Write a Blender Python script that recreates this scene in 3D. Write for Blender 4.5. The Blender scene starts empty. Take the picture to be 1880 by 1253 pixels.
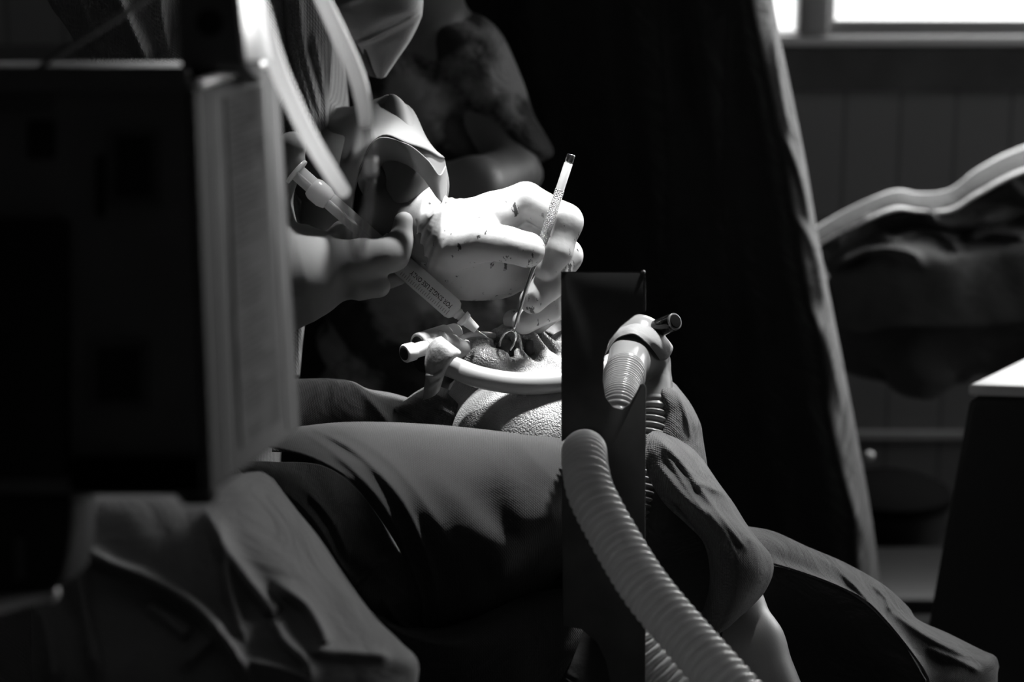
import bpy, math, random
import numpy as np
from mathutils import Vector, Matrix
random.seed(7); np.random.seed(7)
scene = bpy.context.scene
COL = scene.collection

# ------------------------------------------------------------------ camera
PITCH = math.radians(16.0); CAMH = 1.6
cam_d = bpy.data.cameras.new('camera'); cam = bpy.data.objects.new('camera', cam_d); COL.objects.link(cam)
cam.location = (0, 0, CAMH); cam.rotation_euler = (math.radians(90) - PITCH, 0, 0)
cam_d.lens = 85; cam_d.sensor_width = 36; cam_d.clip_start = 0.05; cam_d.clip_end = 60
cam_d.dof.use_dof = True; cam_d.dof.focus_distance = 1.74; cam_d.dof.aperture_fstop = 7.5
scene.camera = cam
F = 85 / 36 * 1880
cR = np.array([1.0, 0, 0]); cF = np.array([0, math.cos(PITCH), -math.sin(PITCH)]); cU = np.array([0, math.sin(PITCH), math.cos(PITCH)])
C0 = np.array([0, 0, CAMH])
def P(px, py, D):
    return C0 + D * (cF + (px - 940) / F * cR + (626.5 - py) / F * cU)

# ------------------------------------------------------------------ light and exposure
scene.view_settings.view_transform = 'Standard'; scene.view_settings.look = 'None'
scene.view_settings.exposure = 0.0; scene.view_settings.gamma = 1.0; scene.view_settings.use_curve_mapping = False
scene.cycles.use_denoising = True
scene.cycles.max_bounces = 6
scene.cycles.sample_clamp_indirect = 4
w = bpy.data.worlds.new('sky'); scene.world = w; w.use_nodes = True
w.node_tree.nodes['Background'].inputs[0].default_value = (1, 1, 1, 1); w.node_tree.nodes['Background'].inputs[1].default_value = 2.0
def area(name, loc, target, sx, sy, power, spread=180):
    l = bpy.data.lights.new(name, 'AREA'); l.shape = 'RECTANGLE'; l.size = sx; l.size_y = sy; l.energy = power; l.spread = math.radians(spread)
    o = bpy.data.objects.new(name, l); COL.objects.link(o); o.location = loc
    o.rotation_euler = (Vector(target) - Vector(loc)).to_track_quat('-Z', 'Y').to_euler(); return o
def spot(name, loc, target, power, ang, blend, rad):
    l = bpy.data.lights.new(name, 'SPOT'); l.energy = power; l.spot_size = math.radians(ang); l.spot_blend = blend; l.shadow_soft_size = rad
    o = bpy.data.objects.new(name, l); COL.objects.link(o); o.location = loc
    o.rotation_euler = (Vector(target) - Vector(loc)).to_track_quat('-Z', 'Y').to_euler(); return o
area('daylight_back', (1.75, 4.55, 1.75), (1.0, 2.0, 1.0), 2.6, 1.5, 145)          # through window_1
area('fill_side', (3.15, 2.9, 1.75), (0.2, 1.6, 1.1), 1.8, 1.2, 7)           # unseen fill added for light from the right, through window_added
spot('surgical_light', (0.42, 2.00, 2.25), tuple(P(958, 540, 1.76)), 740, 11.4, 0.85, 0.15)
spot('fill_spot_lines', (-0.02, 2.2, 2.4), tuple(P(578, 85, 1.15)), 420, 6.8, 0.9, 0.04)  # unseen spot added to brighten the clear lines and bracket
spot('fill_spot_syringe', (-0.02, 1.86, 2.4), tuple(P(850, 585, 1.75)), 400, 5.6, 0.9, 0.06)  # another unseen spot, added to whiten the syringe

# ------------------------------------------------------------------ materials
def nod(m): return m.node_tree.nodes, m.node_tree.links
def mat(name, v, rough=0.6, metal=0, bump=0, bscale=200, kind='noise', spec=0.5, var=0, vscale=8, sheen=0, trans=0, sss=0, coord='Object'):
    m = bpy.data.materials.new(name); m.use_nodes = True; N, L = nod(m); b = N['Principled BSDF']
    b.inputs['Base Color'].default_value = (v, v, v, 1); b.inputs['Roughness'].default_value = rough; b.inputs['Metallic'].default_value = metal
    b.inputs['Specular IOR Level'].default_value = spec
    if sheen: b.inputs['Sheen Weight'].default_value = sheen; b.inputs['Sheen Roughness'].default_value = 0.4
    if trans: b.inputs['Transmission Weight'].default_value = trans
    if sss:
        b.inputs['Subsurface Weight'].default_value = sss; b.inputs['Subsurface Radius'].default_value = (0.01, 0.01, 0.01); b.inputs['Subsurface Scale'].default_value = 0.5
    tc = N.new('ShaderNodeTexCoord')
    if var:
        n = N.new('ShaderNodeTexNoise'); n.inputs['Scale'].default_value = vscale; n.inputs['Detail'].default_value = 6
        r = N.new('ShaderNodeMapRange'); r.inputs[1].default_value = 0.3; r.inputs[2].default_value = 0.7
        r.inputs[3].default_value = v * (1 - var); r.inputs[4].default_value = min(1, v * (1 + var))
        L.new(tc.outputs[coord], n.inputs['Vector']); L.new(n.outputs[0], r.inputs[0]); L.new(r.outputs[0], b.inputs['Base Color'])
    if bump:
        bp = N.new('ShaderNodeBump'); bp.inputs['Strength'].default_value = bump; bp.inputs['Distance'].default_value = 0.002
        if kind == 'noise':
            n = N.new('ShaderNodeTexNoise'); n.inputs['Scale'].default_value = bscale; n.inputs['Detail'].default_value = 3; L.new(tc.outputs[coord], n.inputs['Vector']); L.new(n.outputs[0], bp.inputs['Height'])
        elif kind == 'weave':
            a = N.new('ShaderNodeTexWave'); a.inputs['Scale'].default_value = bscale; a.bands_direction = 'DIAGONAL'; a.inputs['Distortion'].default_value = 0.4
            c = N.new('ShaderNodeTexWave'); c.inputs['Scale'].default_value = bscale; c.bands_direction = 'X'; c.inputs['Distortion'].default_value = 0.4
            mx = N.new('ShaderNodeMath'); mx.operation = 'MULTIPLY'
            for q in (a, c): L.new(tc.outputs[coord], q.inputs['Vector'])
            L.new(a.outputs['Fac'], mx.inputs[0]); L.new(c.outputs['Fac'], mx.inputs[1]); L.new(mx.outputs[0], bp.inputs['Height'])
        elif kind == 'beads':
            n = N.new('ShaderNodeTexVoronoi'); n.inputs['Scale'].default_value = bscale; L.new(tc.outputs[coord], n.inputs['Vector']); L.new(n.outputs['Distance'], bp.inputs['Height']); bp.invert = True
        L.new(bp.outputs[0], b.inputs['Normal'])
    return m
def spots(m, scale, thr, dark, stretch=(1, 1, 1)):
    """dark dried flecks with a shape of their own on a surface"""
    N, L = nod(m); b = N['Principled BSDF']; tc = N.new('ShaderNodeTexCoord'); mp = N.new('ShaderNodeMapping'); mp.inputs['Scale'].default_value = stretch
    n = N.new('ShaderNodeTexNoise'); n.inputs['Scale'].default_value = scale; n.inputs['Detail'].default_value = 5; n.inputs['Roughness'].default_value = 0.65
    g = N.new('ShaderNodeMath'); g.operation = 'GREATER_THAN'; g.inputs[1].default_value = thr
    mx = N.new('ShaderNodeMix'); mx.data_type = 'RGBA'; v = b.inputs['Base Color'].default_value
    mx.inputs[6].default_value = tuple(v); mx.inputs[7].default_value = (dark, dark, dark, 1)
    L.new(tc.outputs['Object'], mp.inputs[0]); L.new(mp.outputs[0], n.inputs['Vector']); L.new(n.outputs[0], g.inputs[0]); L.new(g.outputs[0], mx.inputs[0]); L.new(mx.outputs[2], b.inputs['Base Color'])
    return m
def translucent(name, v, tfac=0.5, rough=0.25, alpha=1.0):
    m = bpy.data.materials.new(name); m.use_nodes = True; N, L = nod(m); b = N['Principled BSDF']; out = N['Material Output']
    b.inputs['Base Color'].default_value = (v, v, v, 1); b.inputs['Roughness'].default_value = rough; b.inputs['Specular IOR Level'].default_value = 0.6
    t = N.new('ShaderNodeBsdfTranslucent'); t.inputs[0].default_value = (v, v, v, 1)
    mx = N.new('ShaderNodeMixShader'); mx.inputs[0].default_value = tfac
    L.new(b.outputs[0], mx.inputs[1]); L.new(t.outputs[0], mx.inputs[2]); last = mx
    if alpha < 1:
        tr = N.new('ShaderNodeBsdfTransparent'); m2 = N.new('ShaderNodeMixShader'); m2.inputs[0].default_value = alpha
        L.new(tr.outputs[0], m2.inputs[1]); L.new(last.outputs[0], m2.inputs[2]); last = m2
    L.new(last.outputs[0], out.inputs[0]); return m

M = {}
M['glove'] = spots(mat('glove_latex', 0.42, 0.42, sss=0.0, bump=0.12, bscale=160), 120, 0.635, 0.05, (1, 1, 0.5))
M['glove2'] = mat('glove_latex_plain_shaded', 0.24, 0.75, spec=0.2, bump=0.08, bscale=90)  # same latex made darker: the shade on this hand is in the colour
M['skin'] = mat('wet_skin', 0.27, 0.30, bump=0.4, bscale=800, kind='beads', spec=0.6, var=0.45, vscale=38)
M['skin2'] = mat('dry_skin', 0.40, 0.5, bump=0.05, bscale=500, var=0.12, vscale=20)
M['skin_dark'] = mat('brown_skin', 0.15, 0.5)
M['hair'] = mat('black_hair', 0.015, 0.5)
M['drape'] = mat('green_drape_cotton', 0.105, 0.9, bump=0.45, bscale=260, kind='weave', sheen=0.06, spec=0.2, var=0.12, vscale=30)
M['drape_m'] = mat('large_drape_cotton', 0.062, 0.9, bump=0.45, bscale=260, kind='weave', sheen=0.04, spec=0.15)
M['drape_l'] = mat('pale_drape_cotton', 0.17, 0.9, bump=0.25, bscale=300, kind='weave', sheen=0.08, spec=0.2)
M['drape_d'] = mat('dark_drape_cotton', 0.075, 0.9, bump=0.35, bscale=260, kind='weave', sheen=0.08, spec=0.2)
M['gown'] = mat('gown_mesh_weave', 0.34, 0.85, bump=0.9, bscale=150, kind='weave', sheen=0.2)
M['paper'] = translucent('paper_gown', 0.26, 0.35, 0.8)
M['mask'] = mat('mask_paper', 0.42, 0.9, bump=0.3, bscale=600)
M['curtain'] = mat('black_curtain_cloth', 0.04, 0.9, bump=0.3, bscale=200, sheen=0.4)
M['shirt'] = mat('printed_shirt', 0.17, 0.8, var=0.85, vscale=16)
mr = [n for n in M['shirt'].node_tree.nodes if n.type == 'MAP_RANGE'][0]; mr.inputs[1].default_value = 0.45; mr.inputs[2].default_value = 0.58
M['lid'] = mat('matte_black_lid', 0.008, 1.0, spec=0.0)
M['black'] = mat('black_plastic', 0.012, 0.5, spec=0.3)
M['casing'] = mat('dark_casing', 0.16, 0.85, spec=0.1, var=0.1, vscale=30)
M['side'] = mat('side_plate_grey', 0.10, 0.8, spec=0.1)
M['label'] = mat('label_sheet', 0.085, 0.9, spec=0.05)
M['ink'] = mat('ink', 0.03, 0.6); M['print'] = mat('grey_print', 0.05, 0.9, spec=0.05)
M['plate'] = mat('painted_steel_plate', 0.10, 0.8, spec=0.12, var=0.15, vscale=40)
M['rim'] = mat('plate_edge_steel', 0.12, 0.35, metal=0.5)
M['tube'] = translucent('clear_corrugated_plastic', 0.7, 0.35, 0.22)
M['tube_w'] = translucent('clear_wye_plastic', 0.30, 0.35, 0.2)
M['gloss'] = mat('gloss_black', 0.006, 0.12, spec=0.35)
M['tube_c'] = translucent('clear_line_plastic', 0.85, 0.5, 0.15)
M['tube_t'] = translucent('clear_line_dimmed', 0.10, 0.5, 0.15, 0.35)  # dark copy of the clear line: its lack of light is in the colour
M['et'] = spots(mat('milky_silicone_tube', 0.30, 0.35), 260, 0.73, 0.08)
M['white_pl'] = mat('white_plastic', 0.8, 0.3)
M['syr'] = translucent('syringe_plastic', 0.95, 0.75, 0.2)
M['conn'] = translucent('clear_connector', 0.6, 0.4, 0.12, 0.7)
M['tape'] = mat('surgical_tape', 0.24, 0.75, bump=0.3, bscale=300, var=0.25, vscale=60)
M['tape_l'] = mat('surgical_tape_clean', 0.19, 0.75, bump=0.2, bscale=300)
M['steel'] = mat('bright_steel', 0.75, 0.22, metal=1); M['satin'] = mat('satin_steel', 0.85, 0.45, metal=0.35)
M['knurl'] = mat('knurled_steel', 0.4, 0.4, metal=0.3, bump=1.0, bscale=1300, kind='beads')
M['tissue'] = mat('wet_tissue', 0.10, 0.15, bump=0.4, bscale=200)
M['wallpaint'] = mat('grey_wall_paint', 0.05, 0.8, var=0.1, vscale=3)
M['band'] = mat('dark_rendered_band', 0.075, 0.9, var=0.35, vscale=7, coord='Object')
M['frame'] = mat('aluminium_window_frame', 0.35, 0.5)
M['sill'] = mat('pale_sill', 0.8, 0.5)
M['floor'] = mat('grey_floor', 0.06, 0.5, var=0.1)
M['white_cloth'] = mat('white_cloth', 0.9, 0.9, bump=0.2, bscale=200)
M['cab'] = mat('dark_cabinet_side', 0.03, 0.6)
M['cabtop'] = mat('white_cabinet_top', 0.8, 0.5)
M['mattress'] = mat('black_mattress', 0.02, 0.5)
# tiled wall: vertical joints every 10 cm
def wrinkle(m, scale, strength, dist=0.01):
    '''small soft creases of handled cloth, as a second bump under the weave'''
    N, L = nod(m); tc = N.new('ShaderNodeTexCoord'); mp = N.new('ShaderNodeMapping'); mp.inputs['Scale'].default_value = (1.0, 0.6, 1.6); mp.inputs['Rotation'].default_value = (0.3, 0.9, 0.4)
    n = N.new('ShaderNodeTexNoise'); n.inputs['Scale'].default_value = scale; n.inputs['Detail'].default_value = 4; n.inputs['Distortion'].default_value = 1.2
    bp = N.new('ShaderNodeBump'); bp.inputs['Strength'].default_value = strength; bp.inputs['Distance'].default_value = dist
    L.new(tc.outputs['Object'], mp.inputs[0]); L.new(mp.outputs[0], n.inputs['Vector']); L.new(n.outputs[0], bp.inputs['Height'])
    old = [q for q in N if q.type == 'BUMP' and q != bp]
    if old: L.new(bp.outputs[0], old[0].inputs['Normal'])
    else: L.new(bp.outputs[0], N['Principled BSDF'].inputs['Normal'])
wrinkle(M['drape'], 22, 0.55, 0.012); wrinkle(M['drape_m'], 14, 0.16, 0.012); wrinkle(M['drape_l'], 14, 0.5, 0.015); wrinkle(M['drape_d'], 20, 0.55, 0.012); wrinkle(M['curtain'], 9, 0.5, 0.03); wrinkle(M['shirt'], 16, 0.8, 0.02); wrinkle(M['white_cloth'], 14, 0.6, 0.02)
mt = mat('wall_tile', 0.13, 0.35); N, L = nod(mt); tc = N.new('ShaderNodeTexCoord'); br = N.new('ShaderNodeTexBrick')
br.offset = 0; br.inputs['Scale'].default_value = 1; br.inputs['Brick Width'].default_value = 0.1; br.inputs['Row Height'].default_value = 0.6
br.inputs['Mortar Size'].default_value = 0.004; br.inputs['Mortar Smooth'].default_value = 0.3
br.inputs['Color1'].default_value = (0.17,)*3 + (1,); br.inputs['Color2'].default_value = (0.155,)*3 + (1,); br.inputs['Mortar'].default_value = (0.09,)*3 + (1,)
mp = N.new('ShaderNodeMapping'); mp.inputs['Rotation'].default_value = (math.radians(90), 0, 0); mp.inputs['Location'].default_value = (0.0, 0, 0)
L.new(tc.outputs['Object'], mp.inputs[0]); L.new(mp.outputs[0], br.inputs['Vector']); L.new(br.outputs['Color'], N['Principled BSDF'].inputs['Base Color']); M['tile'] = mt
gl = bpy.data.materials.new('window_glass'); gl.use_nodes = True; N, L = nod(gl); tr = N.new('ShaderNodeBsdfTransparent'); gs = N.new('ShaderNodeBsdfGlossy'); gs.inputs['Roughness'].default_value = 0.05
mx = N.new('ShaderNodeMixShader'); mx.inputs[0].default_value = 0.06; L.new(tr.outputs[0], mx.inputs[1]); L.new(gs.outputs[0], mx.inputs[2]); L.new(mx.outputs[0], N['Material Output'].inputs[0]); M['glass'] = gl

# ------------------------------------------------------------------ object helpers
def root(name, label, cat, loc, group=None):
    o = bpy.data.objects.new(name, None); COL.objects.link(o); o.location = tuple(loc); o.empty_display_size = 0.05
    o['label'] = label; o['category'] = cat
    if group: o['group'] = group
    return o
def worldloc(o):
    v = np.array(o.location, float)
    if o.parent: v = v + worldloc(o.parent)
    return v
def obj(name, V, Fc, m, parent=None, smooth=True, label=None, cat=None, kind=None, group=None, mats=None, midx=None, weld=False):
    V = np.asarray(V, float)
    if parent is not None: off = worldloc(parent); loc = (0, 0, 0)
    else:
        off = np.array([(V[:, 0].min() + V[:, 0].max()) / 2, (V[:, 1].min() + V[:, 1].max()) / 2, V[:, 2].min()]); loc = tuple(off)
    me = bpy.data.meshes.new(name); me.from_pydata((V - off).tolist(), [], [list(map(int, f)) for f in Fc]); me.validate(); me.update()
    for mm in (mats or [m]): me.materials.append(mm)
    if midx is not None: me.polygons.foreach_set('material_index', midx)
    if smooth: me.polygons.foreach_set('use_smooth', [True] * len(me.polygons))
    o = bpy.data.objects.new(name, me); COL.objects.link(o); o.location = loc
    if parent is not None: o.parent = parent
    if label: o['label'] = label
    if cat: o['category'] = cat
    if kind: o['kind'] = kind
    if group: o['group'] = group
    return o
class MB:
    def __init__(s): s.V = []; s.F = []
    def add(s, V, Fc):
        n = len(s.V); s.V.extend([tuple(v) for v in V]); s.F.extend([tuple(i + n for i in f) for f in Fc]); return s
    def box(s, lo, hi):
        x0, y0, z0 = lo; x1, y1, z1 = hi
        V = [(x0,y0,z0),(x1,y0,z0),(x1,y1,z0),(x0,y1,z0),(x0,y0,z1),(x1,y0,z1),(x1,y1,z1),(x0,y1,z1)]
        return s.add(V, [(3,2,1,0),(4,5,6,7),(0,1,5,4),(1,2,6,5),(2,3,7,6),(3,0,4,7)])
    def prism(s, poly, vec):
        """poly: list of world points, extruded by vec"""
        n = len(poly); A = [np.array(p) for p in poly]; B = [a + vec for a in A]
        return s.add(A + B, [tuple(range(n))[::-1], tuple(range(n, 2 * n))] + [(i, (i + 1) % n, n + (i + 1) % n, n + i) for i in range(n)])
    def build(s, name, m, parent=None, bevel=0, seg=2, **k):
        o = obj(name, s.V, s.F, m, parent, **k)
        if bevel: addbevel(o, bevel, seg)
        return o
def addbevel(o, wd, seg=2):
    b = o.modifiers.new('bevel', 'BEVEL'); b.width = wd; b.segments = seg; b.limit_method = 'ANGLE'; b.angle_limit = math.radians(35)
    try: o.data.shade_smooth()
    except Exception: pass
def camx(v): return v[0] * cR + v[1] * cU + v[2] * cF          # (right, up, away) -> world
def catmull(pts, n):
    pts = np.asarray(pts, float); k = len(pts)
    if k == 2: t = np.linspace(0, 1, n)[:, None]; return pts[0] * (1 - t) + pts[1] * t
    ext = np.vstack([2 * pts[0] - pts[1], pts, 2 * pts[-1] - pts[-2]])
    out = []
    for u in np.linspace(0, k - 1, n):
        i = min(int(u), k - 2); t = u - i; p0, p1, p2, p3 = ext[i:i + 4]
        out.append(0.5 * ((2 * p1) + (-p0 + p2) * t + (2 * p0 - 5 * p1 + 4 * p2 - p3) * t * t + (-p0 + 3 * p1 - 3 * p2 + p3) * t ** 3))
    return np.array(out)
def catclosed(pts, n):
    pts = np.asarray(pts, float); k = len(pts); out = []
    for u in np.arange(n) * k / n:
        i = int(u); t = u - i; p0, p1, p2, p3 = pts[(i - 1) % k], pts[i % k], pts[(i + 1) % k], pts[(i + 2) % k]
        out.append(0.5 * ((2 * p1) + (-p0 + p2) * t + (2 * p0 - 5 * p1 + 4 * p2 - p3) * t * t + (-p0 + 3 * p1 - 3 * p2 + p3) * t ** 3))
    return np.array(out)
def polydist(X, Y, pl):
    d = np.full(X.shape, 1e9); par = np.zeros(X.shape)
    n = len(pl) - 1
    for i in range(n):
        (ax, ay), (bx, by) = pl[i], pl[i + 1]; ex, ey = bx - ax, by - ay; l2 = ex * ex + ey * ey + 1e-9
        t = np.clip(((X - ax) * ex + (Y - ay) * ey) / l2, 0, 1)
        dd = np.hypot(X - ax - t * ex, Y - ay - t * ey); m_ = dd < d; d[m_] = dd[m_]; par[m_] = ((i + t) / n)[m_]
    return d, par
def sheet(name, rows, m, parent=None, nu=90, nv=70, ridges=(), thick=0.0015, noise=0, **k):
    """A cloth lofted through rows of points (px, py, D). Ridges (polyline, width, height in m) raise real folds out of it."""
    R = np.array([catmull(r, nu) for r in rows])
    G = np.stack([catmull(R[:, j], nv) for j in range(nu)], 1)       # nv x nu x 3
    X, Y, D = G[..., 0].copy(), G[..., 1].copy(), G[..., 2].copy()
    for pl, wd, h in ridges:
        pl2 = catmull([(a, b) for a, b in pl], max(8, len(pl) * 5))
        d, par = polydist(X, Y, [tuple(q) for q in pl2])
        fade = np.clip(np.minimum(par, 1 - par) * 6 + 0.15, 0, 1)
        D -= h * np.exp(-np.abs(d / wd) ** 1.5) * fade
    if noise:
        D += noise * (np.sin(X / 37 + np.sin(Y / 61) * 2) * np.sin(Y / 45 + X / 83) + 0.5 * np.sin(X / 17 - Y / 29 + 2 * np.sin(X / 50)))
    W = C0 + D[..., None] * (cF + ((X - 940) / F)[..., None] * cR + ((626.5 - Y) / F)[..., None] * cU)
    V = W.reshape(-1, 3); Fc = [(i * nu + j, (i + 1) * nu + j, (i + 1) * nu + j + 1, i * nu + j + 1) for i in range(nv - 1) for j in range(nu - 1)]
    o = obj(name, V, Fc, m, parent, **k)
    s = o.modifiers.new('thickness', 'SOLIDIFY'); s.thickness = thick; s.offset = 0
    return o
def frames(path):
    path = np.asarray(path, float); T = np.gradient(path, axis=0); T /= np.linalg.norm(T, axis=1)[:, None] + 1e-12
    ref = cF if abs(T[0] @ cF) < 0.9 else cU
    n = np.cross(T[0], ref); n /= np.linalg.norm(n); Ns = [n]
    for i in range(1, len(path)):
        n = Ns[-1] - (Ns[-1] @ T[i]) * T[i]; n /= np.linalg.norm(n); Ns.append(n)
    Ns = np.array(Ns); return T, Ns, np.cross(T, Ns)
def tubegeo(path, rad, seg=24, caps=True, flat=None):
    path = np.asarray(path, float); T, A, B = frames(path); rad = np.broadcast_to(np.asarray(rad, float), (len(path),))
    an = np.arange(seg) * 2 * math.pi / seg; fl = 1 if flat is None else flat
    V = (path[:, None] + rad[:, None, None] * (np.cos(an)[None, :, None] * A[:, None] + fl * np.sin(an)[None, :, None] * B[:, None])).reshape(-1, 3)
    n = len(path); Fc = [(i * seg + j, i * seg + (j + 1) % seg, (i + 1) * seg + (j + 1) % seg, (i + 1) * seg + j) for i in range(n - 1) for j in range(seg)]
    if caps: Fc += [tuple(range(seg))[::-1], tuple(range((n - 1) * seg, n * seg))]
    return V, Fc
def tube(name, pts, rad, m, parent=None, n=60, seg=24, caps=True, flat=None, pxs=True, **k):
    """pts: (px, py, D) control points, rad in m: a number or one per control point"""
    W = [P(*p) for p in pts] if pxs else [np.array(p) for p in pts]
    path = catmull(W, n); r = rad if np.isscalar(rad) else catmull([[q] for q in rad], n)[:, 0]
    return obj(name, *tubegeo(path, r, seg, caps, flat), m, parent, **k)
def corrugated(name, pts, rad, m, pitch=0.0042, amp=0.0012, parent=None, smooth_to=0.0, **k):
    W = [P(*p) for p in pts]; path = catmull(W, 400); L_ = np.linalg.norm(np.diff(path, axis=0), axis=1).sum()
    nn = int(L_ / pitch * 8); path = catmull(path[::4], nn); r = rad if np.isscalar(rad) else catmull([[q] for q in rad], nn)[:, 0]
    s = np.concatenate([[0], np.cumsum(np.linalg.norm(np.diff(path, axis=0), axis=1))])
    c = np.cos(2 * math.pi * s / pitch); c = np.sign(c) * np.abs(c) ** 0.6
    rr = r + amp * c * np.clip((s - smooth_to) / 0.01, 0, 1)
    return obj(name, *tubegeo(path, rr, 36, True), m, parent, **k)
def lathe(name, a, b, prof, m, parent=None, seg=40, **k):
    """profile (t along a->b, radius in m)"""
    a, b = np.array(a), np.array(b); path = np.array([a + (b - a) * t for t, _ in prof]); d = (b - a) / np.linalg.norm(b - a)
    ref = cF if abs(d @ cF) < 0.9 else cU; A = np.cross(d, ref); A /= np.linalg.norm(A); B = np.cross(d, A); an = np.arange(seg) * 2 * math.pi / seg
    V = np.concatenate([p + r * (np.cos(an)[:, None] * A + np.sin(an)[:, None] * B) for p, (_, r) in zip(path, prof)])
    n = len(prof); Fc = [(i * seg + j, i * seg + (j + 1) % seg, (i + 1) * seg + (j + 1) % seg, (i + 1) * seg + j) for i in range(n - 1) for j in range(seg)]
    Fc += [tuple(range(seg))[::-1], tuple(range((n - 1) * seg, n * seg))]
    o = obj(name, V, Fc, m, parent, **k); addbevel(o, 0.0004, 2); return o

# ------------------------------------------------------------------ signed-distance modelling (continuous organic surfaces)
def cone(p, a, b, ra, rb):
    a, b = np.asarray(a), np.asarray(b); ab = b - a; h = np.clip(((p - a) @ ab) / (ab @ ab + 1e-12), 0, 1)
    return np.linalg.norm(p - a - h[:, None] * ab, axis=1) - (ra + (rb - ra) * h)
def ell(p, c, r, basis=None):
    q = p - np.asarray(c)
    if basis is None: basis = np.array([cR, cU, cF])
    q = q @ np.asarray(basis).T; r = np.asarray(r); k0 = np.linalg.norm(q / r, axis=1); k1 = np.linalg.norm(q / (r * r), axis=1) + 1e-9
    return k0 * (k0 - 1) / k1
def smin(a, b, k):
    h = np.clip(0.5 + 0.5 * (b - a) / k, 0, 1); return b * (1 - h) + a * h - k * h * (1 - h)
def smax(a, b, k): return -smin(-a, -b, k)
def sdfmesh(fn, lo, hi, h):
    lo, hi = np.array(lo, float), np.array(hi, float); n = np.ceil((hi - lo) / h).astype(int) + 1
    ax = [lo[i] + h * np.arange(n[i]) for i in range(3)]
    v = np.empty(n)
    for i in range(n[0]):                                            # slab by slab
        Yg, Zg = np.meshgrid(ax[1], ax[2], indexing='ij'); p = np.stack([np.full(Yg.size, ax[0][i]), Yg.ravel(), Zg.ravel()], 1)
        v[i] = fn(p).reshape(n[1], n[2])
    v[v == 0] = 1e-9
    ins = v < 0; cnt = np.zeros(n - 1, int)
    for dx in (0, 1):
        for dy in (0, 1):
            for dz in (0, 1): cnt += ins[dx:n[0] - 1 + dx, dy:n[1] - 1 + dy, dz:n[2] - 1 + dz]
    act = (cnt > 0) & (cnt < 8); ci = np.argwhere(act); idx = -np.ones(n - 1, int); idx[act] = np.arange(len(ci))
    acc = np.zeros((len(ci), 3)); num = np.zeros(len(ci))
    cor = [(a, b, c) for a in (0, 1) for b in (0, 1) for c in (0, 1)]
    for a in cor:
        for ax_ in range(3):
            if a[ax_]: continue
            b = list(a); b[ax_] = 1
            va = v[ci[:, 0] + a[0], ci[:, 1] + a[1], ci[:, 2] + a[2]]; vb = v[ci[:, 0] + b[0], ci[:, 1] + b[1], ci[:, 2] + b[2]]
            m_ = (va < 0) != (vb < 0); t = np.where(m_, va / np.where(m_, va - vb, 1), 0)
            pos = np.array(a, float)[None].repeat(len(ci), 0); pos[:, ax_] += t
            acc[m_] += pos[m_]; num[m_] += 1
    V = lo + h * (ci + acc / num[:, None]); quads = []
    for ax_ in range(3):
        u, w_ = (ax_ + 1) % 3, (ax_ + 2) % 3
        sl0 = [slice(None)] * 3; sl1 = [slice(None)] * 3; sl0[ax_] = slice(0, -1); sl1[ax_] = slice(1, None)
        ch = np.argwhere(ins[tuple(sl0)] != ins[tuple(sl1)]); ch = ch[(ch[:, u] > 0) & (ch[:, w_] > 0) & (ch[:, u] < n[u] - 1) & (ch[:, w_] < n[w_] - 1)]
        if not len(ch): continue
        def cell(du, dw):
            c = ch.copy(); c[:, u] -= du; c[:, w_] -= dw; return idx[c[:, 0], c[:, 1], c[:, 2]]
        q = np.stack([cell(1, 1), cell(0, 1), cell(0, 0), cell(1, 0)], 1)
        flip = ~ins[ch[:, 0], ch[:, 1], ch[:, 2]]; q[flip] = q[flip][:, ::-1]; quads.append(q)
    return V, np.concatenate(quads)
def relax(V, Fc, it=2):
    Fc = np.asarray(Fc); n = len(V)
    e = np.concatenate([Fc[:, [0, 1]], Fc[:, [1, 2]], Fc[:, [2, 3]], Fc[:, [3, 0]]]); e = np.concatenate([e, e[:, ::-1]])
    deg = np.bincount(e[:, 0], minlength=n)[:, None] + 1e-9
    for _ in range(it):
        s = np.stack([np.bincount(e[:, 0], weights=V[e[:, 1], c], minlength=n) for c in range(3)], 1); V = 0.5 * V + 0.5 * s / deg
    return V
def organic(name, prims, m, h, parent=None, k=0.006, sub=(), extra=None, sm=2, pad=0.01, **kw):
    """prims: ('c', [(pt, r), ...], k) chains of rounded cones; ('e', centre, radii, k) ellipsoids, all blended in order"""
    pts = []
    for q in prims:
        if q[0] == 'c':
            for p_, r in q[1]: pts += [np.array(p_) - r, np.array(p_) + r]
        else: pts += [np.array(q[1]) - max(q[2]), np.array(q[1]) + max(q[2])]
    lo = np.min(pts, 0) - pad; hi = np.max(pts, 0) + pad
    def fn(p):
        d = None
        for q in prims:
            if q[0] == 'c':
                dd = None
                for (a, ra), (b, rb) in zip(q[1][:-1], q[1][1:]):
                    x = cone(p, a, b, ra, rb); dd = x if dd is None else smin(dd, x, 0.35 * min(ra, rb))
                kk = q[2] if len(q) > 2 else k
            else: dd = ell(p, q[1], q[2], q[4] if len(q) > 4 else None); kk = q[3] if len(q) > 3 else k
            d = dd if d is None else smin(d, dd, kk)
        for q in sub:
            dd = None
            if q[0] == 'c':
                for (a, ra), (b, rb) in zip(q[1][:-1], q[1][1:]):
                    x = cone(p, a, b, ra, rb); dd = x if dd is None else np.minimum(dd, x)
            else: dd = ell(p, q[1], q[2])
            d = smax(d, -dd, q[-1])
        if extra is not None: d = extra(p, d)
        return d
    V, Fc = sdfmesh(fn, lo, hi, h); V = relax(V, Fc, sm)
    return obj(name, V, Fc, m, parent, **kw)
PX = 1.75 / F                                                       # metres per pixel in the focal plane
def Q(px, py, dz=0): return P(px, py, 1.75 + dz * 0.001)            # dz in mm behind the focal plane

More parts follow.
